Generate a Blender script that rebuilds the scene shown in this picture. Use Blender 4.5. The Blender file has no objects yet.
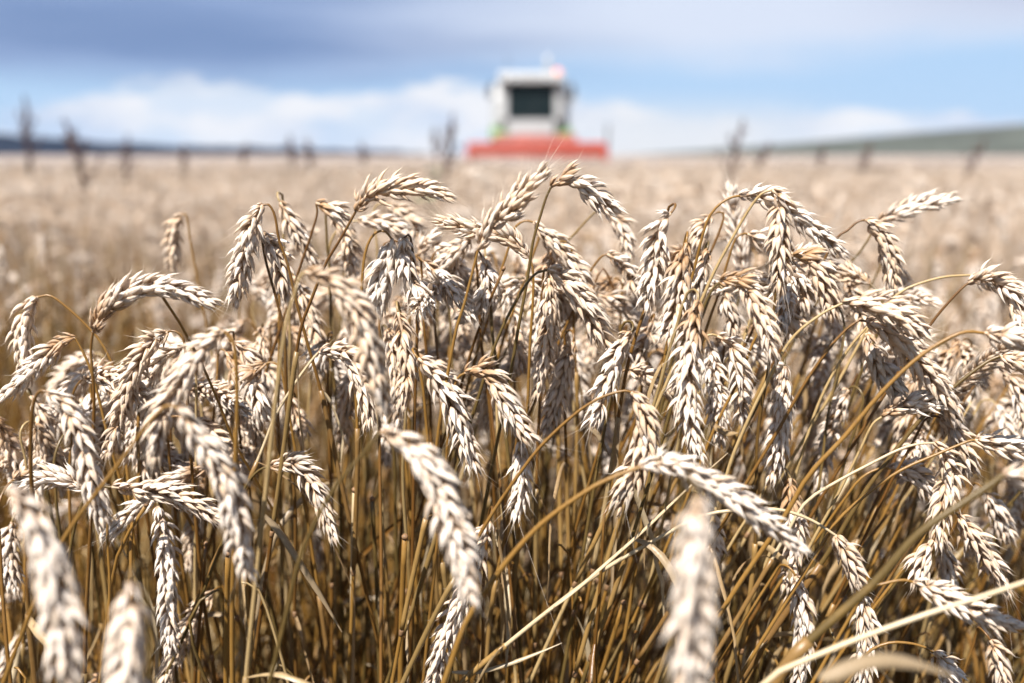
import bpy, math, random
import numpy as np
from mathutils import Vector

S = bpy.context.scene
C = S.collection
R = math.radians

# ------------------------------------------------------------------ camera
H, F, PITCH = 0.92, 1024 * 35 / 36, R(10.59)
cam_d = bpy.data.cameras.new("camera")
cam = bpy.data.objects.new("camera", cam_d)
C.objects.link(cam)
cam.location = (0, 0, H)
cam.rotation_euler = (R(90) - PITCH, 0, 0)
cam_d.lens, cam_d.sensor_width = 35, 36
cam_d.clip_start, cam_d.clip_end = 0.02, 20000
cam_d.dof.use_dof = True
cam_d.dof.focus_distance = 0.645
cam_d.dof.aperture_fstop = 3.4
S.camera = cam

# ------------------------------------------------------------------ light, exposure
SUN_EL, SUN_AZ = 56, 207            # azimuth clockwise from +Y: behind the camera, on its left
EXPO = 1.10
SKY_STRENGTH = 0.05
S.view_settings.view_transform = 'Standard'
S.view_settings.look = 'None'
S.view_settings.exposure = EXPO
S.view_settings.gamma = 1
S.cycles.use_denoising = True
S.cycles.max_bounces = 6
S.cycles.diffuse_bounces = 4
S.cycles.transparent_max_bounces = 8

sun_d = bpy.data.lights.new("sun", 'SUN')
sun_d.energy, sun_d.angle, sun_d.color = 5.0, R(0.53), (1.0, 0.965, 0.93)
sun = bpy.data.objects.new("sun", sun_d)
C.objects.link(sun)
sd = Vector((math.sin(R(SUN_AZ)) * math.cos(R(SUN_EL)), math.cos(R(SUN_AZ)) * math.cos(R(SUN_EL)), math.sin(R(SUN_EL))))
sun.rotation_euler = sd.to_track_quat('Z', 'Y').to_euler()

W = bpy.data.worlds.new("World")
S.world = W
W.use_nodes = True


class NT:
    """small helper to write node trees as expressions"""
    def __init__(self, tree):
        self.t = tree
        self.n, self.l = tree.nodes, tree.links

    def node(self, kind, **kw):
        nd = self.n.new(kind)
        for k, v in kw.items():
            setattr(nd, k, v)
        return nd

    def put(self, sock, v):
        if hasattr(v, 'is_output') or isinstance(v, bpy.types.NodeSocket):
            self.l.new(v, sock)
        else:
            sock.default_value = v

    def m(self, op, a, b=None, c=None, clamp=False):
        nd = self.node('ShaderNodeMath', operation=op, use_clamp=clamp)
        self.put(nd.inputs[0], a)
        if b is not None:
            self.put(nd.inputs[1], b)
        if c is not None:
            self.put(nd.inputs[2], c)
        return nd.outputs[0]

    def smooth(self, v, a, b):
        nd = self.node('ShaderNodeMapRange', interpolation_type='SMOOTHSTEP')
        self.put(nd.inputs[0], v)
        nd.inputs[1].default_value, nd.inputs[2].default_value = a, b
        nd.inputs[3].default_value, nd.inputs[4].default_value = 0, 1
        return nd.outputs[0]

    def mix(self, fac, a, b):
        nd = self.node('ShaderNodeMix', data_type='RGBA')
        self.put(nd.inputs[0], fac)
        self.put(nd.inputs[6], a)
        self.put(nd.inputs[7], b)
        return nd.outputs[2]

    def noise(self, vec, scale, detail=3.0, rough=0.55, out=0):
        nd = self.node('ShaderNodeTexNoise')
        if vec is not None:
            self.l.new(vec, nd.inputs['Vector'])
        nd.inputs['Scale'].default_value = scale
        nd.inputs['Detail'].default_value = detail
        nd.inputs['Roughness'].default_value = rough
        return nd.outputs[out]

    def xyz(self, x, y, z):
        nd = self.node('ShaderNodeCombineXYZ')
        for i, v in enumerate((x, y, z)):
            self.put(nd.inputs[i], v)
        return nd.outputs[0]


def lin(c):
    c = c / 255
    return c / 12.92 if c <= 0.04045 else ((c + 0.055) / 1.055) ** 2.4


def build_sky():
    q = NT(W.node_tree)
    q.n.clear()
    out = q.node('ShaderNodeOutputWorld')
    bg = q.node('ShaderNodeBackground')
    bg.inputs[1].default_value = SKY_STRENGTH
    q.l.new(bg.outputs[0], out.inputs[0])
    sky = q.node('ShaderNodeTexSky', sky_type='NISHITA', sun_disc=False)
    sky.sun_elevation, sky.sun_rotation = R(SUN_EL), R(SUN_AZ)
    sky.air_density, sky.dust_density, sky.ozone_density = 1.0, 0.6, 1.5

    def cl(r, g, b):        # a cloud's radiance
        k = SKY_STRENGTH * 2 ** EXPO
        return (lin(r) / k, lin(g) / k, lin(b) / k, 1)
    tc = q.node('ShaderNodeTexCoord')
    sep = q.node('ShaderNodeSeparateXYZ')
    q.l.new(tc.outputs['Generated'], sep.inputs[0])
    x, y, z = sep.outputs
    az = q.m('MULTIPLY', q.m('ARCTAN2', x, y), 1 / R(27))        # -1..1 across the view
    el = q.m('MULTIPLY', q.m('ARCSINE', z), 1 / R(8.4))          # 0..1 up the view
    n1 = q.m('SUBTRACT', q.noise(q.xyz(q.m('MULTIPLY', az, 1.7), q.m('MULTIPLY', el, 1.6), 3.1), 1.0, 5, .55), .5)
    n2 = q.m('SUBTRACT', q.noise(q.xyz(q.m('MULTIPLY', az, 3.6), q.m('MULTIPLY', el, 3.2), 8.7), 1.3, 7, .62), .5)
    n3 = q.m('SUBTRACT', q.noise(q.xyz(q.m('MULTIPLY', az, 1.1), q.m('MULTIPLY', el, 2.6), 1.7), 1.0, 4, .5), .5)
    up = q.m('SUBTRACT', 1.0, q.smooth(el, 1.6, 4.5))            # these clouds lie low in front
    front = q.smooth(y, -0.3, 0.3)
    low = q.m('MULTIPLY', up, front)
    col = sky.outputs[0]
    # clear air low over the field: pale blue
    col = q.mix(q.m('MULTIPLY', low, 0.92), col, cl(180, 214, 251))
    # thin veil in the upper right
    e1 = q.m('ADD', el, q.m('MULTIPLY', n1, 0.5))
    veil = q.m('MULTIPLY', q.smooth(e1, .50, .80), low)
    col = q.mix(q.m('MULTIPLY', veil, .85), col, cl(226, 233, 250))
    # grey-blue deck, heavy on the left
    a2 = q.m('ADD', az, q.m('MULTIPLY', n3, 0.7))
    left = q.m('SUBTRACT', 1.0, q.smooth(a2, -0.55, 0.42))
    e2 = q.m('ADD', el, q.m('MULTIPLY', n1, 0.25))
    deck = q.m('MULTIPLY', q.m('MULTIPLY', q.smooth(e2, .34, .62), left), low)
    shade = q.mix(q.smooth(n3, -.15, .2), cl(116, 145, 193), cl(150, 175, 218))
    col = q.mix(q.m('MULTIPLY', deck, .95), col, shade)
    # a greyer patch at the far right top
    right = q.m('MULTIPLY', q.smooth(az, .55, 1.05), q.smooth(e2, .62, .95))
    col = q.mix(q.m('MULTIPLY', q.m('MULTIPLY', right, low), .75), col, cl(188, 197, 224))
    # white cumulus bank along the horizon
    top = q.m('ADD', .43, q.m('MULTIPLY', q.smooth(az, -.15, .35), -.13))
    top = q.m('SUBTRACT', top, q.m('MULTIPLY', q.m('SUBTRACT', 1.0, q.smooth(az, -1.05, -.72)), .16))
    rel = q.m('SUBTRACT', q.m('ADD', top, q.m('MULTIPLY', n2, .60)), el)
    gaps = q.noise(q.xyz(q.m('MULTIPLY', az, 5.2), q.m('MULTIPLY', el, 4.0), 4.4), 1.0, 5, .55)
    bank = q.m('MULTIPLY', q.m('MULTIPLY', q.smooth(rel, -.02, .075), q.m('ADD', .58, q.m('MULTIPLY', q.smooth(gaps, .38, .54), .42))), low)
    puff = q.smooth(q.m('ADD', n1, q.m('MULTIPLY', n2, .7)), -.22, .12)
    bankc = q.mix(puff, cl(200, 216, 243), cl(246, 247, 252))
    col = q.mix(q.m('MULTIPLY', bank, .95), col, bankc)
    # pale dust and haze low down, right of the machine
    hz = q.m('MULTIPLY', q.m('SUBTRACT', 1.0, q.smooth(el, .10, .46)), q.m('SUBTRACT', 1.0, q.smooth(q.m('ABSOLUTE', q.m('SUBTRACT', az, .36)), .08, .36)))
    col = q.mix(q.m('MULTIPLY', q.m('MULTIPLY', hz, low), .85), col, cl(236, 238, 242))
    q.l.new(col, bg.inputs[0])


build_sky()


# ------------------------------------------------------------------ helpers
def at(px, py, Y):
    """a point of the place: the pixel's ray met at distance Y in front of the camera"""
    dx, dy = (px - 512) / F, (341.5 - py) / F
    c, s = math.cos(PITCH), math.sin(PITCH)
    d = np.array((dx, c + s * dy, -s + c * dy))
    return np.array((0, 0, H)) + d * (Y / d[1])


def pixel(p):
    c, s = math.cos(PITCH), math.sin(PITCH)
    x, y, z = p[0], p[1], p[2] - H
    fw = c * y - s * z
    return 512 + F * x / fw, 341.5 - F * (s * y + c * z) / fw


def tag(o, label=None, cat=None, group=None, kind=None):
    if label:
        o['label'] = label
    if cat:
        o['category'] = cat
    if group:
        o['group'] = group
    if kind:
        o['kind'] = kind
    return o


def empty(name, loc, label, cat, group=None):
    o = bpy.data.objects.new(name, None)
    o.empty_display_size = 0.05
    C.objects.link(o)
    o.location = loc
    return tag(o, label, cat, group)


def mesh_np(name, V, quads=None, tris=None, smooth=True):
    me = bpy.data.meshes.new(name)
    V = np.asarray(V, np.float32)
    me.vertices.add(len(V))
    me.vertices.foreach_set('co', V.ravel())
    q = np.zeros((0, 4), np.int32) if quads is None else np.asarray(quads, np.int32).reshape(-1, 4)
    t = np.zeros((0, 3), np.int32) if tris is None else np.asarray(tris, np.int32).reshape(-1, 3)
    me.loops.add(q.size + t.size)
    me.loops.foreach_set('vertex_index', np.concatenate([q.ravel(), t.ravel()]))
    st = np.concatenate([np.arange(len(q)) * 4, q.size + np.arange(len(t)) * 3]).astype(np.int32)
    me.polygons.add(len(st))
    me.polygons.foreach_set('loop_start', st)
    me.polygons.foreach_set('use_smooth', np.full(len(st), smooth))
    me.update(calc_edges=True)
    return me


def add_attr(me, name, data):
    a = me.color_attributes.new(name, 'FLOAT_COLOR', 'POINT')
    a.data.foreach_set('color', np.asarray(data, np.float32).ravel())


def part(name, me, mat, parent, label=None):
    o = bpy.data.objects.new(name, me)
    C.objects.link(o)
    if not me.materials:
        me.materials.append(mat)
    o.parent = parent
    if label:
        o['label'] = label
    return o


def catmull(P, n, pw=1.0):
    """n points evenly spaced along a smooth curve through P"""
    P = np.asarray(P, float)
    if len(P) == 2:
        P = np.array([P[0], (P[0] + P[1]) / 2, P[1]])
    E = np.vstack([2 * P[0] - P[1], P, 2 * P[-1] - P[-2]])
    pts = []
    t = np.linspace(0, 1, 14, endpoint=False)[:, None]
    for i in range(1, len(E) - 2):
        a, b, c, d = E[i - 1], E[i], E[i + 1], E[i + 2]
        pts.append(.5 * ((2 * b) + (c - a) * t + (2 * a - 5 * b + 4 * c - d) * t ** 2 + (3 * b - a - 3 * c + d) * t ** 3))
    pts = np.vstack(pts + [P[-1:]])
    L = np.concatenate([[0], np.cumsum(np.linalg.norm(np.diff(pts, axis=0), axis=1))])
    u = np.linspace(0, 1, n) ** pw * L[-1]
    return np.stack([np.interp(u, L, pts[:, k]) for k in range(3)], 1), L[-1]


def unit(v):
    return v / (np.linalg.norm(v, axis=-1, keepdims=True) + 1e-12)


def frames(P, roll=0.0):
    """tangent and two normals carried along a polyline"""
    T = unit(np.gradient(P, axis=0))
    a = np.array((0, 0, 1.0)) if abs(T[0][2]) < .8 else np.array((1.0, 0, 0))
    s = unit(np.cross(T[0], a))
    A = np.zeros_like(P)
    for i in range(len(P)):
        s = unit(s - T[i] * np.dot(s, T[i]))
        A[i] = s
    B = np.cross(T, A)
    return T, A * math.cos(roll) + B * math.sin(roll), -A * math.sin(roll) + B * math.cos(roll)


def tube(P, rad, k=7, rng=None):
    P = np.asarray(P, float)
    n = len(P)
    rad = np.broadcast_to(np.asarray(rad, float), (n,))
    T, A, B = frames(P)
    th = np.linspace(0, 2 * math.pi, k, endpoint=False)
    V = P[:, None] + (A[:, None] * np.cos(th)[None, :, None] + B[:, None] * np.sin(th)[None, :, None]) * rad[:, None, None]
    i, j = np.meshgrid(np.arange(n - 1), np.arange(k), indexing='ij')
    j2 = (j + 1) % k
    q = np.stack([i * k + j, i * k + j2, (i + 1) * k + j2, (i + 1) * k + j], -1).reshape(-1, 4)
    V = np.vstack([V.reshape(-1, 3), P[:1], P[-1:]])
    jj = np.arange(k)
    c0 = np.stack([np.full(k, n * k), (jj + 1) % k, jj], 1)
    b = (n - 1) * k
    c1 = np.stack([np.full(k, n * k + 1), b + jj, b + (jj + 1) % k], 1)
    return V, q, np.vstack([c0, c1])


# ------------------------------------------------------------------ materials
def new_mat(name):
    m = bpy.data.materials.new(name)
    m.use_nodes = True
    q = NT(m.node_tree)
    b = q.n['Principled BSDF']
    return m, q, b


def simple(name, col, rough=.6, metal=0.0, var=.15, scale=4.0, bump=0.0, spec=.5):
    m, q, b = new_mat(name)
    tc = q.node('ShaderNodeTexCoord')
    nz = q.noise(tc.outputs['Object'], scale, 5, .6)
    d = tuple(c * (1 - var) for c in col) + (1,)
    l = tuple(min(1, c * (1 + var)) for c in col) + (1,)
    q.l.new(q.mix(q.smooth(nz, .3, .7), d, l), b.inputs['Base Color'])
    b.inputs['Roughness'].default_value = rough
    b.inputs['Metallic'].default_value = metal
    b.inputs['Specular IOR Level'].default_value = spec
    if bump:
        bp = q.node('ShaderNodeBump')
        bp.inputs['Strength'].default_value = bump
        bp.inputs['Distance'].default_value = .01
        q.l.new(nz, bp.inputs['Height'])
        q.l.new(bp.outputs[0], b.inputs['Normal'])
    return m


def husk_material(name, bright=1.0, cheap=False):
    """dry chaff: cream to tan, browner at the foot of the ear, fine ribs along each husk"""
    m, q, b = new_mat(name)
    at_ = q.node('ShaderNodeAttribute', attribute_name='husk')
    sp = q.node('ShaderNodeSeparateColor')
    q.l.new(at_.outputs['Color'], sp.inputs[0])
    tint, u, v = sp.outputs
    pos = at_.outputs['Alpha']

    def k(c):
        return tuple(x * bright for x in c) + (1,)
    col = q.mix(q.smooth(tint, .0, .85), k((.88, .775, .665)), k((.75, .56, .385)))
    col = q.mix(q.smooth(tint, .84, 1.0), col, k((.48, .42, .36)))
    # weathered brown spikelets at the foot of the ear
    col = q.mix(q.m('MULTIPLY', q.smooth(pos, .4, 1.0), .85), col, k((.42, .23, .095)))
    # brown foot, deepened to paint the shade between husks; paler papery tip
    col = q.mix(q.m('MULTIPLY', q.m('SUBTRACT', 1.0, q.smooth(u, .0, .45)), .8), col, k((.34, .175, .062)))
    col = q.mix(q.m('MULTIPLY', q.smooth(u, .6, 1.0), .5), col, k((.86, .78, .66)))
    if not cheap:
        rib = q.m('SINE', q.m('MULTIPLY', v, 34.0))
        tc = q.node('ShaderNodeTexCoord')
        nz = q.noise(tc.outputs['Object'], 420, 4, .6)
        col = q.mix(q.m('MULTIPLY', q.smooth(nz, .50, .74), .5), col, k((.46, .30, .15)))
        col = q.mix(q.m('MULTIPLY', q.smooth(rib, .2, 1.0), .22), col, k((.50, .34, .18)))
        h = q.m('ADD', q.m('MULTIPLY', rib, .35), nz)
        bp = q.node('ShaderNodeBump')
        bp.inputs['Strength'].default_value = .35
        bp.inputs['Distance'].default_value = .0006
        q.l.new(h, bp.inputs['Height'])
        q.l.new(bp.outputs[0], b.inputs['Normal'])
    q.l.new(col, b.inputs['Base Color'])
    b.inputs['Roughness'].default_value = .5
    b.inputs['Specular IOR Level'].default_value = .45
    tr = q.node('ShaderNodeBsdfTranslucent')
    q.l.new(col, tr.inputs[0])
    mx = q.node('ShaderNodeMixShader')
    mx.inputs[0].default_value = .22
    q.l.new(b.outputs[0], mx.inputs[1])
    q.l.new(tr.outputs[0], mx.inputs[2])
    q.l.new(mx.outputs[0], q.n['Material Output'].inputs[0])
    return m


def straw_material(name, cols, translucent=0.0, bright=1.0):
    m, q, b = new_mat(name)
    oi = q.node('ShaderNodeObjectInfo')
    tc = q.node('ShaderNodeTexCoord')
    mp = q.node('ShaderNodeMapping')
    mp.inputs['Scale'].default_value = (1, 1, .06)
    q.l.new(tc.outputs['Object'], mp.inputs[0])
    fine = q.noise(mp.outputs[0], 900, 3, .6)
    blot = q.noise(tc.outputs['Object'], 45, 4, .6)

    def k(c):
        return tuple(x * bright for x in c) + (1,)
    rnd = oi.outputs['Random']
    col = q.mix(q.smooth(rnd, .1, .55), k(cols[0]), k(cols[1]))
    col = q.mix(q.smooth(rnd, .60, .66), col, k(cols[2]))
    col = q.mix(q.smooth(rnd, .84, .88), col, k(cols[3]))
    col = q.mix(q.m('MULTIPLY', q.smooth(blot, .48, .78), .5), col, k(cols[4]))
    col = q.mix(q.m('MULTIPLY', q.smooth(fine, .5, .8), .5), col, k(tuple(c * .42 for c in cols[1])))
    spots = q.noise(tc.outputs['Object'], 260, 2, .5)
    col = q.mix(q.m('MULTIPLY', q.smooth(spots, .66, .74), .6), col, k((.16, .09, .04)))
    q.l.new(col, b.inputs['Base Color'])
    b.inputs['Roughness'].default_value = .38
    b.inputs['Specular IOR Level'].default_value = .5
    bp = q.node('ShaderNodeBump')
    bp.inputs['Strength'].default_value = .3
    bp.inputs['Distance'].default_value = .0005
    q.l.new(fine, bp.inputs['Height'])
    q.l.new(bp.outputs[0], b.inputs['Normal'])
    if translucent:
        tr = q.node('ShaderNodeBsdfTranslucent')
        q.l.new(col, tr.inputs[0])
        mx = q.node('ShaderNodeMixShader')
        mx.inputs[0].default_value = translucent
        q.l.new(b.outputs[0], mx.inputs[1])
        q.l.new(tr.outputs[0], mx.inputs[2])
        q.l.new(mx.outputs[0], q.n['Material Output'].inputs[0])
    return m


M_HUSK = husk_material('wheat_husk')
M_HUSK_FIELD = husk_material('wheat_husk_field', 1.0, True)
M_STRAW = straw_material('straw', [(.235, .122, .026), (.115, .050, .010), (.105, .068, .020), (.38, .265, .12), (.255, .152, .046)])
M_STRAW_PALE = straw_material('straw_pale', [(.52, .40, .24), (.46, .34, .19), (.48, .37, .22), (.56, .45, .29), (.58, .48, .33)])
M_STRAW_FIELD = straw_material('straw_field', [(.43, .315, .215), (.34, .235, .15), (.37, .27, .185), (.51, .41, .31), (.47, .36, .255)])
M_LEAF = straw_material('dry_leaf', [(.40, .28, .14), (.30, .19, .09), (.33, .24, .14), (.46, .36, .22), (.42, .31, .17)], .2)
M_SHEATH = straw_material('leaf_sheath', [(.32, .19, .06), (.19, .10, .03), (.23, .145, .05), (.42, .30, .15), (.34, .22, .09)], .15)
M_NODE = simple('stem_node', (.20, .11, .05), .6, var=.3, scale=300)

# ------------------------------------------------------------------ ground, far field, hills


def build_ground():
    m, q, b = new_mat('soil')
    tc = q.node('ShaderNodeTexCoord')
    n1 = q.noise(tc.outputs['Object'], 9, 6, .65)
    n2 = q.noise(tc.outputs['Object'], 60, 4, .6)
    col = q.mix(q.smooth(n1, .3, .7), (.028, .016, .008, 1), (.06, .035, .017, 1))
    col = q.mix(q.m('MULTIPLY', q.smooth(n2, .52, .7), .7), col, (.11, .066, .024, 1))
    q.l.new(col, b.inputs['Base Color'])
    b.inputs['Roughness'].default_value = .95
    bp = q.node('ShaderNodeBump')
    bp.inputs['Distance'].default_value = .03
    q.l.new(q.m('ADD', n1, n2), bp.inputs['Height'])
    q.l.new(bp.outputs[0], b.inputs['Normal'])
    rng = np.random.default_rng(4)
    xs = np.concatenate([[-3200, -800, -100, -20], np.linspace(-6, 6, 61), [20, 100, 800, 3200]])
    ys = np.concatenate([[-400, -30, -5], np.linspace(-2, 8, 51), [15, 30, 60, 150, 500, 1500, 3200]])
    X, Y = np.meshgrid(xs, ys)
    Z = rng.normal(0, .012, X.shape)
    V = np.stack([X, Y, Z], -1).reshape(-1, 3)
    ny, nx = X.shape
    i, j = np.meshgrid(np.arange(ny - 1), np.arange(nx - 1), indexing='ij')
    Q = np.stack([i * nx + j, i * nx + j + 1, (i + 1) * nx + j + 1, (i + 1) * nx + j], -1)
    o = part('ground', mesh_np('ground', V, Q), m, None)
    tag(o, kind='structure')


build_ground()
COMB_X, COMB_Y = 0.80, 43.0


def build_far_field():
    """the crop's closed top from 16 m on, out to the horizon, with the combine's cut swath left open"""
    m, q, b = new_mat('ripe_crop')
    tc = q.node('ShaderNodeTexCoord')
    mp = q.node('ShaderNodeMapping')
    mp.inputs['Scale'].default_value = (1, .35, 1)
    q.l.new(tc.outputs['Object'], mp.inputs[0])
    n1 = q.noise(mp.outputs[0], .8, 6, .6)
    n2 = q.noise(tc.outputs['Object'], 14, 5, .7)
    col = q.mix(q.smooth(n1, .3, .7), (.32, .26, .22, 1), (.44, .37, .325, 1))
    col = q.mix(q.m('MULTIPLY', q.smooth(n2, .45, .7), .6), col, (.30, .21, .13, 1))
    q.l.new(col, b.inputs['Base Color'])
    b.inputs['Roughness'].default_value = .8
    b.inputs['Specular IOR Level'].default_value = .2
    bp = q.node('ShaderNodeBump')
    bp.inputs['Distance'].default_value = .12
    q.l.new(n2, bp.inputs['Height'])
    q.l.new(bp.outputs[0], b.inputs['Normal'])
    rng = np.random.default_rng(11)
    V, Q = [], []
    base = 0
    ys = 16 * (3000 / 16) ** (np.linspace(0, 1, 240))
    xs = np.linspace(-1, 1, 281)
    X = xs[None] * (ys[:, None] * .9 + 8)
    Y = np.repeat(ys[:, None], len(xs), 1)
    Y = Y + rng.normal(0, .1, Y.shape)
    Z = .70 + rng.normal(0, .035, X.shape) + .03 * np.sin(X * .9 + Y * .2)
    Z = np.where(Y > 200, np.minimum(Z, .78), Z)
    V = np.stack([X, Y, Z], -1).reshape(-1, 3)
    ny, nx = X.shape
    i, j = np.meshgrid(np.arange(ny - 1), np.arange(nx - 1), indexing='ij')
    Qd = np.stack([i * nx + j, i * nx + j + 1, (i + 1) * nx + j + 1, (i + 1) * nx + j], -1).reshape(-1, 4)
    cx, cy = V[Qd, 0].mean(1), V[Qd, 1].mean(1)
    keep = ~((np.abs(cx - COMB_X) < 3.1) & (cy > COMB_Y - 2.3) & (cy < COMB_Y + 160))
    o = part('far_field', mesh_np('far_field', V, Qd[keep]), m, None)
    tag(o, kind='structure')


build_far_field()


def ridge(name, pts, Yd, depth, mat, seed, rough=1.0):
    """a long hill: crest traced over azimuth, rising from the plain and falling away behind it"""
    rng = np.random.default_rng(seed)
    px = np.array([p[0] for p in pts], float)
    py = np.array([p[1] for p in pts], float)
    x = np.linspace(px[0], px[-1], 160)
    crest = np.interp(x, px, py)
    prof = np.array([0, .25, .6, .88, 1.0, .9, .55, 0])
    yo = np.array([-1.0, -.75, -.5, -.25, 0, .4, .8, 1.2])
    V = []
    for a, b_ in zip(prof, yo):
        Y = Yd + b_ * depth
        xx = (x - 512) / F * Yd
        top = np.array([at(xi, ci, Yd)[2] for xi, ci in zip(x, crest)])
        z = np.maximum(top, .3) * a + rng.normal(0, rough, len(x)) * (a > 0) * a
        V.append(np.stack([xx, np.full_like(xx, Y) + rng.normal(0, depth * .03, len(x)), np.maximum(z, -.2)], -1))
    V = np.array(V)
    n, k = V.shape[:2]
    i, j = np.meshgrid(np.arange(n - 1), np.arange(k - 1), indexing='ij')
    Q = np.stack([i * k + j, i * k + j + 1, (i + 1) * k + j + 1, (i + 1) * k + j], -1)
    o = part(name, mesh_np(name, V.reshape(-1, 3), Q), mat, None)
    tag(o, kind='structure')


ridge('wooded_hills', [(-700, 118), (-300, 128), (-60, 133), (20, 136), (60, 140.5), (140, 145), (230, 147.5), (330, 150.5), (420, 153.5)], 800, 170,
      simple('far_woodland', (.006, .012, .026), .9, var=.3, scale=.02, spec=.1), 3, 1.2)
ridge('green_hill', [(600, 156), (660, 154), (710, 150), (760, 146), (860, 137), (940, 130), (1024, 123.5), (1200, 115), (1700, 110)], 1100, 420,
      simple('far_pasture', (.066, .072, .058), .9, var=.35, scale=.012, spec=.1), 5, .25)

# ------------------------------------------------------------------ combine harvester


class MB:
    """collects boxes, tubes and prisms into one mesh"""
    def __init__(self):
        self.V, self.Q, self.T, self.n = [], [], [], 0

    def add(self, V, q=None, t=None):
        V = np.asarray(V, float)
        self.V.append(V)
        if q is not None and len(q):
            self.Q.append(np.asarray(q) + self.n)
        if t is not None and len(t):
            self.T.append(np.asarray(t) + self.n)
        self.n += len(V)
        return self

    def tube(self, P, r, k=10):
        return self.add(*tube(P, r, k))

    def prism(self, prof, x0, x1, axis=0, bev=0.0):
        """profile (list of 2D points) swept along an axis"""
        prof = np.asarray(prof, float)
        n = len(prof)
        rings = []
        c = prof.mean(0)
        steps = [(x0, -bev), (x0 + bev, 0), (x1 - bev, 0), (x1, -bev)] if bev else [(x0, 0), (x1, 0)]
        for x, off in steps:
            p = prof + unit(c - prof) * (-off) if off else prof
            v = np.zeros((n, 3))
            o = [k for k in range(3) if k != axis]
            v[:, axis] = x
            v[:, o[0]], v[:, o[1]] = p[:, 0], p[:, 1]
            rings.append(v)
        m = len(rings)
        V = np.vstack(rings + [rings[0].mean(0)[None], rings[-1].mean(0)[None]])
        j = np.arange(n)
        Q = np.vstack([np.stack([i * n + j, i * n + (j + 1) % n, (i + 1) * n + (j + 1) % n, (i + 1) * n + j], 1) for i in range(m - 1)])
        T = np.vstack([np.stack([np.full(n, m * n), (j + 1) % n, j], 1), np.stack([np.full(n, m * n + 1), (m - 1) * n + j, (m - 1) * n + (j + 1) % n], 1)])
        return self.add(V, Q, T)

    def box(self, x0, x1, y0, y1, z0, z1, bev=.03):
        b = min(bev, (y1 - y0) * .3, (z1 - z0) * .3)
        prof = [(y0 + b, z0), (y1 - b, z0), (y1, z0 + b), (y1, z1 - b), (y1 - b, z1), (y0 + b, z1), (y0, z1 - b), (y0, z0 + b)]
        return self.prism(prof, x0, x1, 0, min(bev, (x1 - x0) * .3))

    def build(self, name, mat, parent, smooth=False, label=None):
        me = mesh_np(name, np.vstack(self.V), np.vstack(self.Q) if self.Q else None, np.vstack(self.T) if self.T else None, smooth)
        return part(name, me, mat, parent, label)


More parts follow.
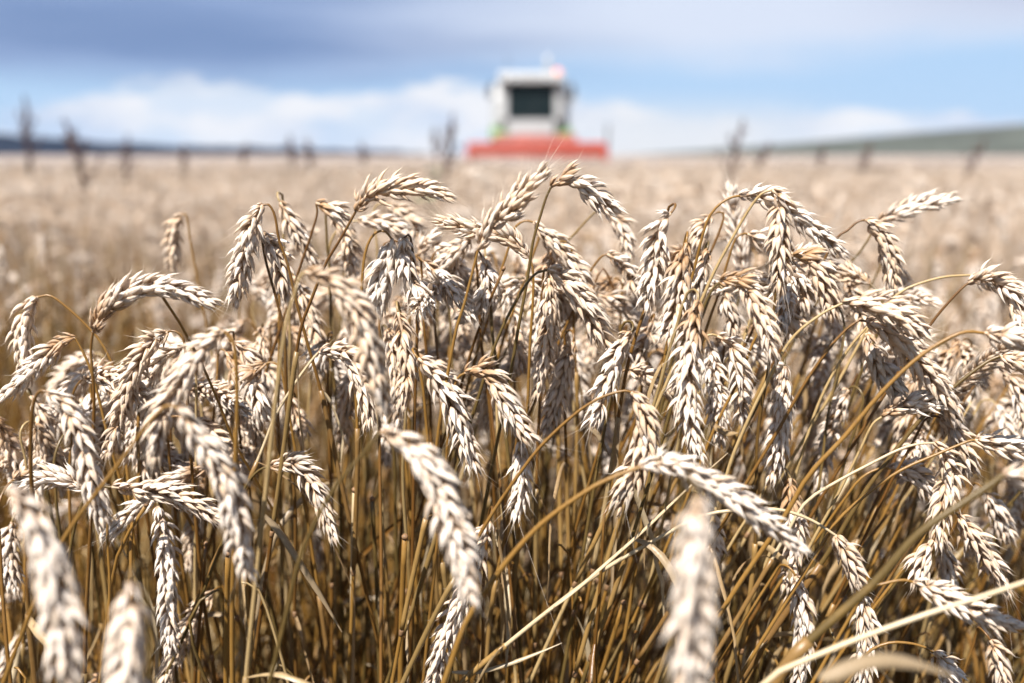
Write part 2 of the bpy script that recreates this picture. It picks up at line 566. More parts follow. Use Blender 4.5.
def build_combine():
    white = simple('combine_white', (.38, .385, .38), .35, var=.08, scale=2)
    grey = simple('combine_grey', (.30, .31, .32), .5, var=.1, scale=2)
    green = simple('combine_green', (.07, .16, .025), .4, var=.12, scale=2)
    red = simple('combine_red', (.38, .040, .014), .42, var=.12, scale=2)
    dark = simple('dark_steel', (.035, .035, .038), .5, var=.2, scale=3)
    rubber = simple('tyre_rubber', (.022, .021, .02), .85, var=.2, scale=6, bump=.3)
    steel = simple('bare_steel', (.16, .12, .10), .6, .3, var=.1, scale=4)
    dark_red = simple('combine_dark_red', (.19, .035, .02), .6, var=.4, scale=3)  # darker, browner red for the header's back wall and upper frame
    glass, q, b = new_mat('cab_glass')
    b.inputs['Base Color'].default_value = (.012, .02, .022, 1)
    b.inputs['Roughness'].default_value = .05
    b.inputs['Transmission Weight'].default_value = .25
    b.inputs['IOR'].default_value = 1.3
    b.inputs['Specular IOR Level'].default_value = .25
    lens, q, b = new_mat('beacon_lens')
    b.inputs['Base Color'].default_value = (.9, .25, .12, 1)
    b.inputs['Emission Color'].default_value = (1, .42, .28, 1)
    b.inputs['Emission Strength'].default_value = .25
    lamp, q, b = new_mat('lamp_glass')
    b.inputs['Base Color'].default_value = (.8, .82, .85, 1)
    b.inputs['Roughness'].default_value = .1

    t = empty('combine_harvester', (COMB_X, COMB_Y, 0),
              'large white combine harvester with wide red cutting header driving through the ripe crop', 'combine harvester')
    # body: grain tank and engine house behind the cab, sloping shoulders
    hull = MB().prism([(.9, 1.5), (6.4, 1.7), (6.6, 2.6), (6.2, 3.6), (4.2, 3.95), (1.2, 3.95), (.9, 3.3)], -1.62, 1.62, 0, .12)
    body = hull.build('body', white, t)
    MB().box(-1.63, -1.665, 1.4, 4.8, 2.0, 3.2, .004).build('side_panel', grey, body)
    MB().box(1.665, 1.63, 1.4, 4.8, 2.0, 3.2, .004).build('side_panel', grey, body)
    MB().prism([(1.5, 3.95), (4.0, 3.95), (4.3, 4.25), (1.3, 4.25)], -1.3, 1.3, 0, .05).build('grain_tank', grey, t)
    MB().box(-1.6, 1.6, 1.2, 6.0, 1.25, 1.5, .05).build('chassis', dark, t)
    for s in (-1, 1):
        MB().prism([(-.15, 1.62), (1.9, 1.62), (1.75, 2.02), (1.3, 2.12), (.3, 2.12), (0, 1.95)], *( (-1.72, -.98) if s < 0 else (.98, 1.72)), 0, .04).build('fender', green, t)
    # cab
    cab = MB().prism([(.0, 1.95), (1.0, 1.95), (1.0, 3.86), (-.22, 3.86), (-.28, 2.42)], -1.30, -.98, 0, .03)
    cab.prism([(.0, 1.95), (1.0, 1.95), (1.0, 3.86), (-.22, 3.86), (-.28, 2.42)], .98, 1.30, 0, .03)
    cab.prism([(-.29, 1.75), (1.0, 1.75), (1.0, 2.40), (-.29, 2.40)], -.98, .98, 0)
    cab.box(-.98, .98, .86, 1.0, 2.4, 3.86, .01)
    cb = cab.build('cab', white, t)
    MB().prism([(-.292, 2.42), (-.26, 2.42), (-.205, 3.83), (-.237, 3.83)], -.96, .96, 0).build('windscreen', glass, cb)
    MB().box(-.4, .4, .35, .8, 2.4, 2.75, .06).box(-.34, .34, .68, .84, 2.75, 3.45, .06).build('driver_seat', dark, cb)
    sw = MB()
    a = np.linspace(0, 2 * math.pi, 20)
    sw.tube(np.stack([.2 * np.cos(a), .12 + .08 * np.sin(a), 2.98 + .17 * np.sin(a)], 1), .018, 6)
    sw.tube([(0, .14, 2.4), (0, .12, 2.98)], .035, 8)
    sw.build('steering_wheel', dark, cb)
    MB().tube([(-.1, -.30, 2.46), (.35, -.26, 3.35)], .012, 6).build('wiper', dark, cb)
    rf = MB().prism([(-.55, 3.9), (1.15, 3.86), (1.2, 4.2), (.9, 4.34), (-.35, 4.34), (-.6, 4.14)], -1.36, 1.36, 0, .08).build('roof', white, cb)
    for x in (-1.05, -.62, .62, 1.05):
        lm = MB().tube([(x, -.585, 4.04), (x, -.64, 4.04)], .085, 14).build('work_light', dark, rf)
        MB().tube([(x, -.641, 4.04), (x, -.652, 4.04)], .07, 14).build('lamp_lens', lamp, lm)
    bc = MB().tube([(1.1, -.2, 4.30), (1.1, -.2, 4.40)], .10, 12).build('beacon', dark, rf)
    a = np.linspace(0, math.pi / 2, 6)
    MB().tube([(1.1, -.36, 4.24), (1.1, -.36, 4.34), (1.1, -.36, 4.42), (1.1, -.36, 4.45)], [.14, .15, .12, .05], 14).build('beacon_lens', lens, bc)
    MB().tube([(-1.0, .3, 4.3), (-1.0, .3, 5.2)], [.022, .008], 6).build('antenna', dark, t)
    MB().tube([(.75, 1.6, 3.9), (.75, 1.6, 4.9), (.75, 1.75, 5.12)], .13, 12).build('exhaust_pipe', grey, t)
    for s in (-1, 1):
        arm = MB().tube([(s * 1.3, -.2, 3.95), (s * 1.62, -.5, 3.92), (s * 1.7, -.5, 3.6)], .025, 6).build('mirror_arm', dark, t)
        MB().box(min(s * 1.58, s * 1.82), max(s * 1.58, s * 1.82), -.55, -.47, 3.25, 3.78, .03).build('mirror', dark, arm)
    # ladder and handrail on the left platform
    ld = MB()
    for x in (1.38, 1.66):
        ld.tube([(x, -.15, .75), (x, .1, 2.0)], .025, 6)
    for k in range(5):
        ld.tube([(1.38, -.13 + .05 * k, .85 + .25 * k), (1.66, -.13 + .05 * k, .85 + .25 * k)], .022, 6)
    ld.build('ladder', grey, t)
    MB().tube([(1.35, -.12, 2.0), (1.35, -.12, 2.9), (1.7, -.05, 2.9), (1.7, -.05, 2.0)], .02, 6).build('handrail', grey, t)
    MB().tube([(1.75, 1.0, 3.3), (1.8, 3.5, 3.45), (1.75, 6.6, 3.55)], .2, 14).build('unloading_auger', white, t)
    # wheels
    for (x, y, r, w) in ((-1.35, .95, .95, .72), (1.35, .95, .95, .72), (-1.25, 5.2, .62, .45), (1.25, 5.2, .62, .45)):
        wb = MB()
        prof = [(-w / 2, r * .6), (-w / 2, r * .9), (-w * .42, r * .97), (w * .42, r * .97), (w / 2, r * .9), (w / 2, r * .6)]
        n = 36
        V, Q = [], []
        for i in range(n):
            a = 2 * math.pi * i / n
            for (px_, pr) in prof:
                V.append((x + px_, y + pr * math.cos(a), r + pr * math.sin(a)))
        kq = len(prof)
        for i in range(n):
            for j in range(kq - 1):
                Q.append((i * kq + j, i * kq + j + 1, ((i + 1) % n) * kq + j + 1, ((i + 1) % n) * kq + j))
        wb.add(V, Q)
        for i in range(22):         # lugs
            a = 2 * math.pi * i / 22
            for s in (-1, 1):
                a2 = a + (.14 if s > 0 else 0)
                P = [(x + s * w * .46, y + r * .97 * math.cos(a2), r + r * .97 * math.sin(a2)),
                     (x + s * w * .02, y + r * .98 * math.cos(a2 + .12), r + r * .98 * math.sin(a2 + .12))]
                wb.tube(P, .035, 5)
        wh = wb.build('tyre', rubber, t)
        MB().tube([(x - w * .3, y, r), (x + w * .3, y, r)], r * .6, 24).build('rim', red, wh)
    # feeder house and header
    MB().prism([(-1.2, .55), (1.0, 1.3), (1.0, 1.92), (-1.2, 1.3)], -.75, .75, 0, .03).build('feeder_house', red, t)
    hd = MB().prism([(-1.35, .38), (-1.15, .38), (-1.15, 1.34), (-1.35, 1.34)], -2.74, 2.74, 0, .01)
    hd.prism([(-2.3, .30), (-1.2, .33), (-1.2, .40), (-2.3, .34)], -2.74, 2.74, 0)
    hdr = hd.build('cutting_header', dark_red, t)
    hdr.location.x = .2
    MB().tube([(-2.74, -1.36, 1.36), (2.74, -1.36, 1.36)], .09, 8).build('top_beam', red, hdr)
    MB().prism([(-1.28, 1.342), (-1.1, 1.342), (-1.0, 1.74), (-1.12, 1.76)], -1.66, 1.66, 0, .01).build('upper_frame', dark_red, hdr)
    for s in (-1, 1):
        x0, x1 = (-2.82, -2.743) if s < 0 else (2.743, 2.82)
        MB().prism([(-2.9, .3), (-1.1, .3), (-1.1, 1.40), (-1.7, 1.42), (-2.5, .95)], x0, x1, 0, .01).build('end_shield', red, hdr)
    MB().tube([(2.86, -2.0, .3), (2.86, -2.0, 2.15)], .045, 8).build('marker_pole', dark, hdr)
    MB().tube([(-2.73, -1.65, .68), (2.73, -1.65, .68)], .26, 16).build('intake_auger', steel, hdr)
    reel = MB().tube([(-2.7, -2.15, 1.02), (2.7, -2.15, 1.02)], .07, 10)
    for k in range(6):
        a = 2 * math.pi * k / 6 + .3
        y, z = -2.15 + .42 * math.cos(a), 1.02 + .34 * math.sin(a)
        reel.tube([(-2.7, y, z), (2.7, y, z)], .028, 6)
        for i in range(40):
            x = -2.65 + i * 5.3 / 39
            reel.tube([(x, y, z), (x, y + .03, z - .2)], .007, 4)
        for x in (-2.68, -1.35, 0, 1.35, 2.68):
            reel.tube([(x, -2.15, 1.02), (x, y, z)], .02, 5)
    reel.build('reel', red, hdr)
    for i in range(6):
        x = -2.5 + i
        MB().tube([(x, -2.3, .33), (x, -2.62, .26)], [.03, .008], 6).build('crop_lifter', steel, hdr)


build_combine()

# ------------------------------------------------------------------ wheat
TH = np.linspace(0, 2 * math.pi, 6, endpoint=False) + .26
HU = np.array([0, .1, .28, .5, .72, .88, 1.0])
HW = np.array([.30, .64, .96, 1.0, .70, .36, .08])
TH4 = np.linspace(0, 2 * math.pi, 4, endpoint=False)
HU4 = np.array([0, .35, .75, 1.0])
HW4 = np.array([.35, 1.0, .66, .1])


def husk_template(th, hu, hw):
    n, k = len(hu), len(th)
    i, j = np.meshgrid(np.arange(n - 1), np.arange(k), indexing='ij')
    j2 = (j + 1) % k
    q = np.stack([i * k + j, i * k + j2, (i + 1) * k + j2, (i + 1) * k + j], -1).reshape(-1, 4)
    jj = np.arange(k)
    t = np.stack([np.full(k, n * k), (n - 1) * k + jj, (n - 1) * k + (jj + 1) % k], 1)
    return q, t


HQ, HT = husk_template(TH, HU, HW)
HQ4, HT4 = husk_template(TH4, HU4, HW4)


def ear_geometry(P, rng, brown=.3, awn=1.0, fat=1.0, roll=None, low=False, grey=0.0, open_=1.0):
    """one wheat ear along a curve P (foot to tip): alternating spikelets of two glumes and three husks"""
    _, L = catmull(P, 20)
    n = max(8, int(round(L / (.0040 if not low else .0062))))
    pts, _ = catmull(P, n + 2)
    roll = rng.uniform(0, math.pi) if roll is None else roll
    T, A, B = frames(pts, roll)
    twist = rng.uniform(-.5, .5)
    miss = 0 if low or rng.random() < .6 else rng.uniform(.04, .22)
    org, Ld, Nd, Wd, ln, wd, aw, tint, pos = [], [], [], [], [], [], [], [], []
    if low:
        spec = [(-62, 30, .0010, .95), (62, 30, .0010, .95), (0, 24, .0025, 1.0)]
    else:
        spec = [(-80, 25, .0, .84), (80, 25, .0, .84), (-52, 33, .0014, 1.0), (52, 33, .0014, 1.0), (-16, 27, .0028, .97), (18, 22, .0040, .86)]
    ear_t = rng.uniform(.02, .72)
    for i in range(n):
        f = i / (n - 1)
        sg = 1 if i % 2 else -1
        tw = twist * f
        a, b = A[i] * math.cos(tw) + B[i] * math.sin(tw), -A[i] * math.sin(tw) + B[i] * math.cos(tw)
        size = 1.06 * fat * (.62 + .38 * min(1, f / .16)) * (1 - .30 * max(0, (f - .6) / .4))
        op = open_ * rng.uniform(.85, 1.2)
        gone = rng.random() < miss
        for (phi, ang, rise, le) in spec:
            if gone and abs(phi) < 70 or rng.random() < .03:
                continue
            ph = R(phi + rng.normal(0, 13))
            an = R((ang + rng.normal(0, 8)) * op) * (1 - .45 * max(0, (f - .75) / .25))
            out = a * sg * math.cos(ph) + b * math.sin(ph)
            d = unit(T[i] * math.cos(an) + out * math.sin(an))
            w = unit(np.cross(d, out))
            nn = np.cross(w, d)
            org.append(pts[i] + a * sg * .0008 * size + out * .0012 * size + T[i] * (rise * size + rng.normal(0, .0005)))
            Ld.append(d)
            Wd.append(w)
            Nd.append(nn)
            ln.append(.0124 * le * size * rng.uniform(.92, 1.1))
            wd.append(.00188 * size * rng.uniform(.9, 1.12))
            aw.append(rng.uniform(.0020, .0072) * awn * (1 + 1.6 * max(0, (f - .7) / .3)) * (1 if rng.random() > .08 else 2.2) * (.45 if abs(phi) > 70 else 1))
            tint.append(np.clip(rng.normal(ear_t, .16), 0, .82) if rng.random() > .05 + grey else rng.uniform(.86, 1))
            pos.append(np.clip(brown * 1.5 * (1 - f / .32) + rng.normal(0, .12) + (.25 if brown > .6 else 0), 0, 1) if f < .32 else max(0, rng.normal(0, .1) + max(0, brown - .75)))
    org, Ld, Nd, Wd = map(np.array, (org, Ld, Nd, Wd))
    ln, wd, aw = (np.array(v)[:, None, None] for v in (ln, wd, aw))
    th, hu, hw, q, t = (TH4, HU4, HW4, HQ4, HT4) if low else (TH, HU, HW, HQ, HT)
    if low:
        wd = wd * 1.15
    m, nr, k = len(org), len(hu), len(th)
    cx = (hw[:, None] * np.cos(th)[None]).ravel()
    sn = np.where(np.sin(th) > 0, np.sin(th) * .72, np.sin(th) * .40)
    cy = (hw[:, None] * sn[None]).ravel()
    uu = np.repeat(hu, k)
    bul = np.sin(uu * math.pi * .9) * .09 - uu ** 2 * .05
    V = (org[:, None] + Wd[:, None] * (cx[None, :, None] * wd) + Nd[:, None] * (cy[None, :, None] * wd + bul[None, :, None] * ln)
         + Ld[:, None] * (uu[None, :, None] * ln))
    bendv = rng.normal(0, .18, (m, 1, 1))
    tip = org[:, None] + Ld[:, None] * (ln + aw) + Nd[:, None] * (-.05 * ln + aw * (.15 + bendv)) + Wd[:, None] * aw * rng.normal(0, .15, (m, 1, 1))
    V = np.concatenate([V, tip], 1)
    nv = V.shape[1]
    col = np.zeros((m, nv, 4))
    col[..., 0] = np.array(tint)[:, None]
    col[:, :-1, 1] = uu[None]
    col[:, -1, 1] = 1
    col[:, :-1, 2] = np.tile(th / 6.2832, nr)[None]
    col[..., 3] = np.array(pos)[:, None]
    off = (np.arange(m) * nv)[:, None, None]
    Q = (q[None] + off).reshape(-1, 4)
    Tt = (t[None] + off).reshape(-1, 3)
    V = V.reshape(-1, 3)
    col = col.reshape(-1, 4)
    # rachis
    rv, rq, rt = tube(pts, np.linspace(.0011, .0006, len(pts)), 5)
    rc = np.tile([.7, .3, .2, .5], (len(rv), 1))
    return np.vstack([V, rv]), np.vstack([Q, rq + len(V)]), np.vstack([Tt, rt + len(V)]), np.vstack([col, rc])


WOB = np.random.default_rng(31)


def run_to(q, root, step, bow):
    """points from q on to the root, their spacing growing evenly"""
    L, s, out = np.linalg.norm(root - q), step, []
    while s < L * .75:
        f = s / L
        out.append(q + (root - q) * f + bow * math.sin(f * math.pi) + WOB.normal(0, .0016 * min(1, s / .1), 3))
        s = s * 1.9 + step
    return out + [root]


def neck_path(E, d, root, b, r=None):
    """from the ear's foot E (ear pointing along d) round the neck and down to the root"""
    lean = unit(root - E)
    up = -d
    ang = math.acos(max(-1, min(1, float(np.dot(up, lean)))))
    r = r or (.0075 if d[2] < -.3 else .025)
    side = b - up * np.dot(b, up)
    if ang < 2.2:
        side = lean - up * np.dot(lean, up)
    side = unit(side)
    P, p = [E], E.copy()
    n = 9
    for i in range(n):
        f = ang * (i + .5) / n
        p = p + (up * math.cos(f) + side * math.sin(f)) * (r * ang / n * (.7 + .6 * i / n))
        P.append(p)
    return np.array(P + run_to(P[-1], root, r * ang / n, b * .012))


def stem_rad(s, thick):
    return thick * np.interp(s, [0, .02, .10, .35, .9], [.66, .78, 1.0, 1.3, 1.45])


def leaf_geometry(base, d, side, length, width, rng, droop=1.0, curl=1.0, n=16):
    """dry strap leaf: leaves the stem along d, bends over and twists"""
    d, P = unit(np.asarray(d, float)), [np.asarray(base, float)]
    st = length / (n - 1)
    for i in range(n - 1):
        f = i / (n - 1)
        d = unit(d + np.array((0, 0, -1)) * droop * .16 + rng.normal(0, .05, 3) * curl)
        P.append(P[-1] + d * st)
    P = np.array(P)
    T, A, B = frames(P, rng.uniform(0, 6.28))
    tw = np.cumsum(rng.normal(0, .22, n)) * curl
    a = A * np.cos(tw)[:, None] + B * np.sin(tw)[:, None]
    b = np.cross(T, a)
    f = np.linspace(0, 1, n)
    w = width * np.interp(f, [0, .08, .3, .75, 1], [.5, .9, 1, .7, .06])
    fold = .55
    V = np.stack([P - a * w[:, None] + b * (w * fold)[:, None], P - a * (w * .5)[:, None] + b * (w * .15)[:, None], P,
                  P + a * (w * .5)[:, None] + b * (w * .15)[:, None], P + a * w[:, None] + b * (w * fold)[:, None]], 1).reshape(-1, 3)
    i, j = np.meshgrid(np.arange(n - 1), np.arange(4), indexing='ij')
    q = np.stack([i * 5 + j, i * 5 + j + 1, (i + 1) * 5 + j + 1, (i + 1) * 5 + j], -1).reshape(-1, 4)
    return V, q


N_STALK = 0


def wheat_stalk(ear, stem, rng, label, group, thick=.00115, leaf=None, nodes=True, pale=False, **kw):
    """one stalk as a thing: stem, ear, nodes and dry leaf; ear and stem are world curves, stem from the ear's foot to the root"""
    global N_STALK
    N_STALK += 1
    root = np.asarray(stem[-1], float)
    t = empty('wheat_stalk', root, label, 'wheat stalk', group)
    V, q, tr, col = ear_geometry(ear, rng, **kw)
    me = mesh_np('ear', V - root, q, tr)
    add_attr(me, 'husk', col)
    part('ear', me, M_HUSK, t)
    sp, L = catmull(stem, 56, 1.9)
    # keep the sharp neck: sample finer near the ear
    cum = np.concatenate([[0], np.cumsum(np.linalg.norm(np.diff(sp, axis=0), axis=1))])
    V, q, tr = tube(sp, stem_rad(cum, thick), 7)
    smat = M_STRAW_PALE if pale else M_STRAW
    part('stem', mesh_np('stem', V - root, q, tr), smat, t)

    def on(s):
        p = np.array([np.interp(s, cum, sp[:, k]) for k in range(3)])
        p2 = np.array([np.interp(min(s + .01, cum[-1]), cum, sp[:, k]) for k in range(3)])
        return p, unit(p2 - p)
    if nodes:
        for s in (rng.uniform(.22, .34), rng.uniform(.5, .6)):
            if s < L - .02:
                p, d = on(s)
                r = float(stem_rad(s, thick))
                V, q, tr = tube([p - d * .0028, p - d * .001, p + d * .001, p + d * .0028], [r * 1.02, r * 1.3, r * 1.28, r * 1.02], 8)
                part('stem_node', mesh_np('stem_node', V - root, q, tr), M_NODE, t)
                top = max(.05, s - rng.uniform(.08, .15))
                if rng.random() < .65:
                    sg = np.array([on(x)[0] for x in np.linspace(top, s - .002, 12)])
                    rr = np.array([float(stem_rad(x, thick)) for x in np.linspace(top, s - .002, 12)]) * np.linspace(1.45, 1.18, 12)
                    V, q, tr = tube(sg, rr * (1 + .06 * np.sin(np.arange(12) * 2.1)), 8)
                    part('leaf_sheath', mesh_np('leaf_sheath', V - root, q, tr), M_SHEATH, t)
                    p, d = on(top)
                if leaf is None and rng.random() < .8 or leaf is True:
                    ang = rng.uniform(0, 6.28)
                    side = np.array((math.cos(ang), math.sin(ang), 0))
                    V, q = leaf_geometry(p, d * rng.uniform(-.3, .9) + side * rng.uniform(.2, .8), side, rng.uniform(.05, .16), rng.uniform(.0014, .0030), rng, rng.uniform(.8, 1.8), rng.uniform(.8, 1.8))
                    part('leaf', mesh_np('leaf', V - root, q), M_LEAF, t)
                    leaf = None if leaf is None else False
    return t


def root_below(p, d, rng, lim=.9):
    """carry a traced stem on to the ground"""
    d = unit(np.asarray(d, float))
    if d[2] > -.35:
        d = unit(np.array((d[0], d[1], -.55)))
    h = p[2]
    run = d[:2] / -d[2] * h
    k = np.linalg.norm(run)
    mx = lim * h * .55
    if k > mx:
        run *= mx / k
    return np.array((p[0] + run[0], p[1] + run[1], 0.0))


# every stalk that can be told apart: ear (pixels, foot to tip), distance, stem (pixels, on from the foot), label, looks
HERO = []


def E(ear, Y, stem, label, **kw):
    HERO.append((ear, Y, stem, label, kw))


# -- left
E([(183, 214), (176, 224), (173, 248), (172, 272)], .86, [(187, 217), (191, 245), (199, 287)], 'lone tan ear hooked over on thin stalk above the dark gap on the left', brown=.2, fat=.95)
E([(93, 332), (103, 312), (125, 294), (155, 286), (186, 292), (216, 306)], .59, [(91, 352), (94, 400), (92, 470)], 'pale ear arching sideways with its brown foot at the left, above the gap', brown=.9)
E([(38, 297), (27, 309), (22, 335), (24, 368)], .68, [(51, 296), (70, 310), (88, 327), (103, 345), (118, 376)], 'thin grey bent neck with pale hanging ear near the left edge', brown=.1)
E([(75, 338), (60, 343), (40, 362), (22, 380), (2, 398)], .66, [(82, 350), (90, 368), (98, 395), (106, 428)], 'ear with brown back slanting down to the left edge from dark stem', brown=.95)
E([(95, 354), (75, 364), (57, 384), (49, 402)], .84, None, 'soft pale ear slanting in the shade behind the brown backed ear', brown=.2)
E([(47, 392), (62, 402), (78, 428), (86, 457), (93, 490), (104, 528)], .545, [(40, 391), (34, 402), (31, 430), (31, 475)], 'soft cream ear hanging from a hooked olive stem near left edge', brown=.1, thick=.0014)
E([(30, 396), (42, 414), (45, 440), (42, 472)], .69, None, 'narrow pale ear hanging behind the hooked olive stem at left', brown=.3)
E([(168, 332), (152, 342), (136, 366), (124, 402), (108, 456)], .645, None, 'long bristly cream ear sweeping down left of the blurred pair', brown=.25, awn=1.5, open_=1.25)
E([(186, 346), (166, 353), (151, 376), (141, 412), (129, 464)], .67, [(192, 350), (196, 375), (196, 430)], 'second bristly ear nested under the long sweeping cream ear at left', brown=.2, awn=1.3)
E([(224, 331), (202, 348), (178, 384), (162, 412), (152, 466)], .525, [(233, 342), (236, 362), (237, 410), (235, 466)], 'soft thick ear drooping left from a reddish upright stem', brown=.15, thick=.0013)
E([(178, 408), (200, 438), (217, 462), (232, 500), (240, 540), (246, 578)], .475, [(166, 406), (148, 424), (118, 465), (68, 532), (40, 590)], 'out of focus long ear hanging on the near side, left of the bare stems', brown=.1)
E([(8, 490), (32, 515), (50, 562), (60, 612), (67, 672), (66, 712)], .39, [(-4, 492), (-18, 510), (-34, 570)], 'largest blurred ear close up in the bottom left corner', brown=.55)
E([(129, 582), (128, 620), (126, 672), (125, 730)], .38, None, 'blurred close ear seen end on at the bottom, right of the corner ear', brown=.1)
E([(158, 506), (163, 530), (168, 570), (168, 612), (171, 655)], .645, None, 'sharp ear hanging straight down under the sideways ear at lower left', brown=.3)
E([(112, 487), (136, 489), (162, 491), (192, 501), (224, 522)], .60, [(100, 488), (84, 500), (72, 540), (66, 600)], 'sideways lying ear with tip drooping to the right at lower left', brown=.25, awn=1.4)
E([(88, 490), (64, 477), (44, 478), (26, 486)], .62, None, 'short sideways ear pointing to the left edge beside the largest blurred ear', brown=.1)
E([(12, 522), (8, 550), (14, 592)], .67, None, 'dark edged ear hanging half hidden behind the corner ear', brown=.3, grey=.3)
# -- centre left
E([(263, 205), (254, 219), (246, 247), (240, 274), (233, 306)], .65, [(269, 205), (275, 216), (279, 240), (287, 262), (296, 300)], 'bristly white ear hanging left from an olive hooked neck, topmost at left of the stand', brown=.05, awn=1.7, open_=1.2)
E([(262, 231), (274, 249), (281, 270), (286, 302)], .665, [(262, 240), (266, 262), (276, 298), (284, 332), (286, 380)], 'white ear hanging just right of the bristly topmost ear', brown=.1)
E([(280, 202), (291, 222), (303, 244), (314, 266)], .73, None, 'tan topped ear sloping right behind the bristly topmost ear', brown=.5)
E([(330, 209), (344, 230), (349, 252), (350, 276)], .75, None, 'slim pale ear hanging behind the stem of the arching ear', brown=.35)
E([(316, 203), (324, 206), (335, 212), (346, 222)], .72, [(317, 214), (312, 232), (306, 250)], 'ear seen end on with frayed orange foot, left of the arching ear', brown=1.0)
E([(356, 211), (365, 197), (381, 190), (402, 187), (426, 189), (452, 197)], .62, [(341, 238), (325, 265), (312, 298), (300, 332), (290, 400)], 'ear arching over to the right, highest one left of the combine', brown=.55, awn=1.2)
E([(385, 204), (404, 214), (417, 232), (424, 258)], .84, None, 'faint soft ear drooping below the tip of the arching ear', brown=.2)
E([(358, 221), (380, 222), (396, 228), (410, 242)], .78, None, 'faint soft ear lying sideways under the arching ear', brown=.3)
E([(392, 239), (387, 262), (380, 286), (374, 318)], .64, [(384, 231), (373, 235), (365, 254), (362, 285), (360, 330)], 'broad white ear hanging left of the upright olive stem', brown=.2, awn=1.3, fat=1.1)
E([(404, 238), (404, 262), (414, 286), (428, 318)], .65, [(410, 236), (414, 262), (417, 290), (417, 335), (415, 400)], 'white ear on the upright olive stem, tip swinging to the right', brown=.2, awn=1.4)
E([(424, 262), (440, 277), (458, 298), (472, 320)], .68, None, 'grey shaded ear sloping right below the left facing ear', brown=.4, grey=.35)
E([(418, 254), (428, 243), (446, 255), (455, 276)], .76, None, 'small arched ear in soft focus right of the upright olive stem', brown=.5)
E([(478, 250), (488, 231), (507, 211), (526, 189), (548, 168)], .60, [(472, 274), (464, 305), (455, 335), (440, 420)], 'only sharp ear standing erect, leaning right below the combine', brown=.35, awn=1.5, roll=1.2)
E([(529, 257), (510, 239), (476, 230), (438, 220)], .665, [(533, 270), (533, 300), (530, 345)], 'ear pointing left crossing behind the erect leaning ear', brown=.15, awn=1.6)
E([(551, 187), (565, 179), (584, 187), (602, 201), (621, 213)], .64, [(546, 198), (541, 214), (533, 242), (527, 282), (518, 330)], 'ear arched to the right with brown back just right of the erect ear', brown=.8, awn=1.4)
E([(602, 210), (617, 219), (626, 238), (628, 260)], .78, [(594, 213), (580, 228), (562, 247), (548, 268)], 'soft ear curling down behind the tip of the brown backed arch', brown=.2)
E([(533, 222), (550, 238), (564, 253), (580, 276), (591, 300)], .71, [(524, 221), (514, 229), (508, 250)], 'pale ear sloping right between the two central arches', brown=.2)
E([(547, 270), (561, 276), (576, 292), (589, 313), (607, 348)], .63, [(534, 275), (520, 294), (505, 322), (494, 348), (486, 372)], 'big sharp white ear sloping right on a thin dark neck at centre', brown=.2, awn=1.4, fat=1.08)
E([(549, 278), (549, 318), (546, 350), (538, 396)], .66, None, 'white ear hanging straight under the big sharp central ear', brown=.3, awn=1.4)
E([(482, 258), (488, 280), (480, 312)], .68, None, 'short ear hanging under the erect leaning ear', brown=.5, awn=1.4)
E([(607, 254), (622, 265), (634, 283), (641, 304)], .73, [(600, 258), (590, 272), (582, 290)], 'soft tan ear drooping right of the big sharp central ear', brown=.4)
E([(598, 295), (615, 300), (630, 313)], .76, [(592, 298), (596, 280), (604, 268)], 'short soft ear lying beneath the tan drooping ear right of centre', brown=.4, grey=.3)
E([(516, 326), (517, 345), (523, 372)], .73, None, 'small ear hanging in the shade left of the straight hanging white ear', brown=.45)
# -- centre right
E([(671, 213), (660, 226), (655, 255), (650, 285), (644, 310)], .63, None, 'bristly white ear hanging leftmost of the tall right group', brown=.25, awn=1.4, open_=1.25)
E([(686, 243), (682, 263), (678, 292), (672, 322), (667, 345)], .62, None, 'white ear with dark brown crown beside the leftmost ear of the right group', brown=.95, awn=1.3, open_=1.15)
E([(711, 216), (702, 228), (698, 250)], .73, [(718, 212), (724, 216), (716, 240), (706, 262)], 'soft cream ear behind, between brown crowned and erect ears', brown=.4)
E([(707, 250), (699, 275), (692, 300)], .68, None, 'greyish shaded ear right of the brown crowned ear', brown=.5, grey=.4)
E([(743, 272), (738, 240), (733, 211), (731, 184)], .79, None, 'erect tan ear in soft focus standing straight up right of centre', brown=.4)
E([(772, 190), (781, 201), (780, 230), (780, 264), (778, 294)], .62, [(760, 195), (746, 214), (728, 246), (714, 272), (700, 304)], 'white ear hanging straight down from the highest hooked neck on the right', brown=.15, awn=1.5, open_=1.15)
E([(740, 196), (762, 196), (790, 211), (814, 230), (844, 254)], .665, None, 'ear sloping right behind the highest hooked ear, its tip free', brown=.25, awn=1.5)
E([(747, 234), (762, 240), (776, 252)], .70, None, 'short ear peeping out left of the hooked hanging ear', brown=.3)
E([(791, 256), (808, 257), (820, 275), (829, 298), (833, 322)], .62, [(784, 262), (776, 290), (772, 330)], 'ear with long dark brown foot, below the free tip on the right', brown=1.0, awn=1.6)
E([(796, 268), (803, 290), (806, 312)], .69, None, 'slim ear hanging behind the ear with the long brown foot', brown=.3)
E([(721, 281), (740, 280), (755, 301), (767, 330), (774, 360)], .60, [(712, 290), (702, 312), (690, 350)], 'ear bending right with brown foot and white bristly tip, nearest in right group', brown=.85, awn=1.7)
E([(724, 292), (730, 312), (734, 336)], .70, None, 'dim ear in shade beneath the brown footed bending ear', brown=.4, grey=.5)
E([(698, 300), (692, 330), (688, 364), (687, 400), (692, 432), (698, 460)], .60, None, 'longest sharp white ear hanging straight, right of centre', brown=.9, awn=1.5, fat=1.05, open_=1.2)
E([(783, 311), (790, 320), (797, 331)], .66, None, 'tiny brown ear seen end on under the slim ear at right', brown=.9)
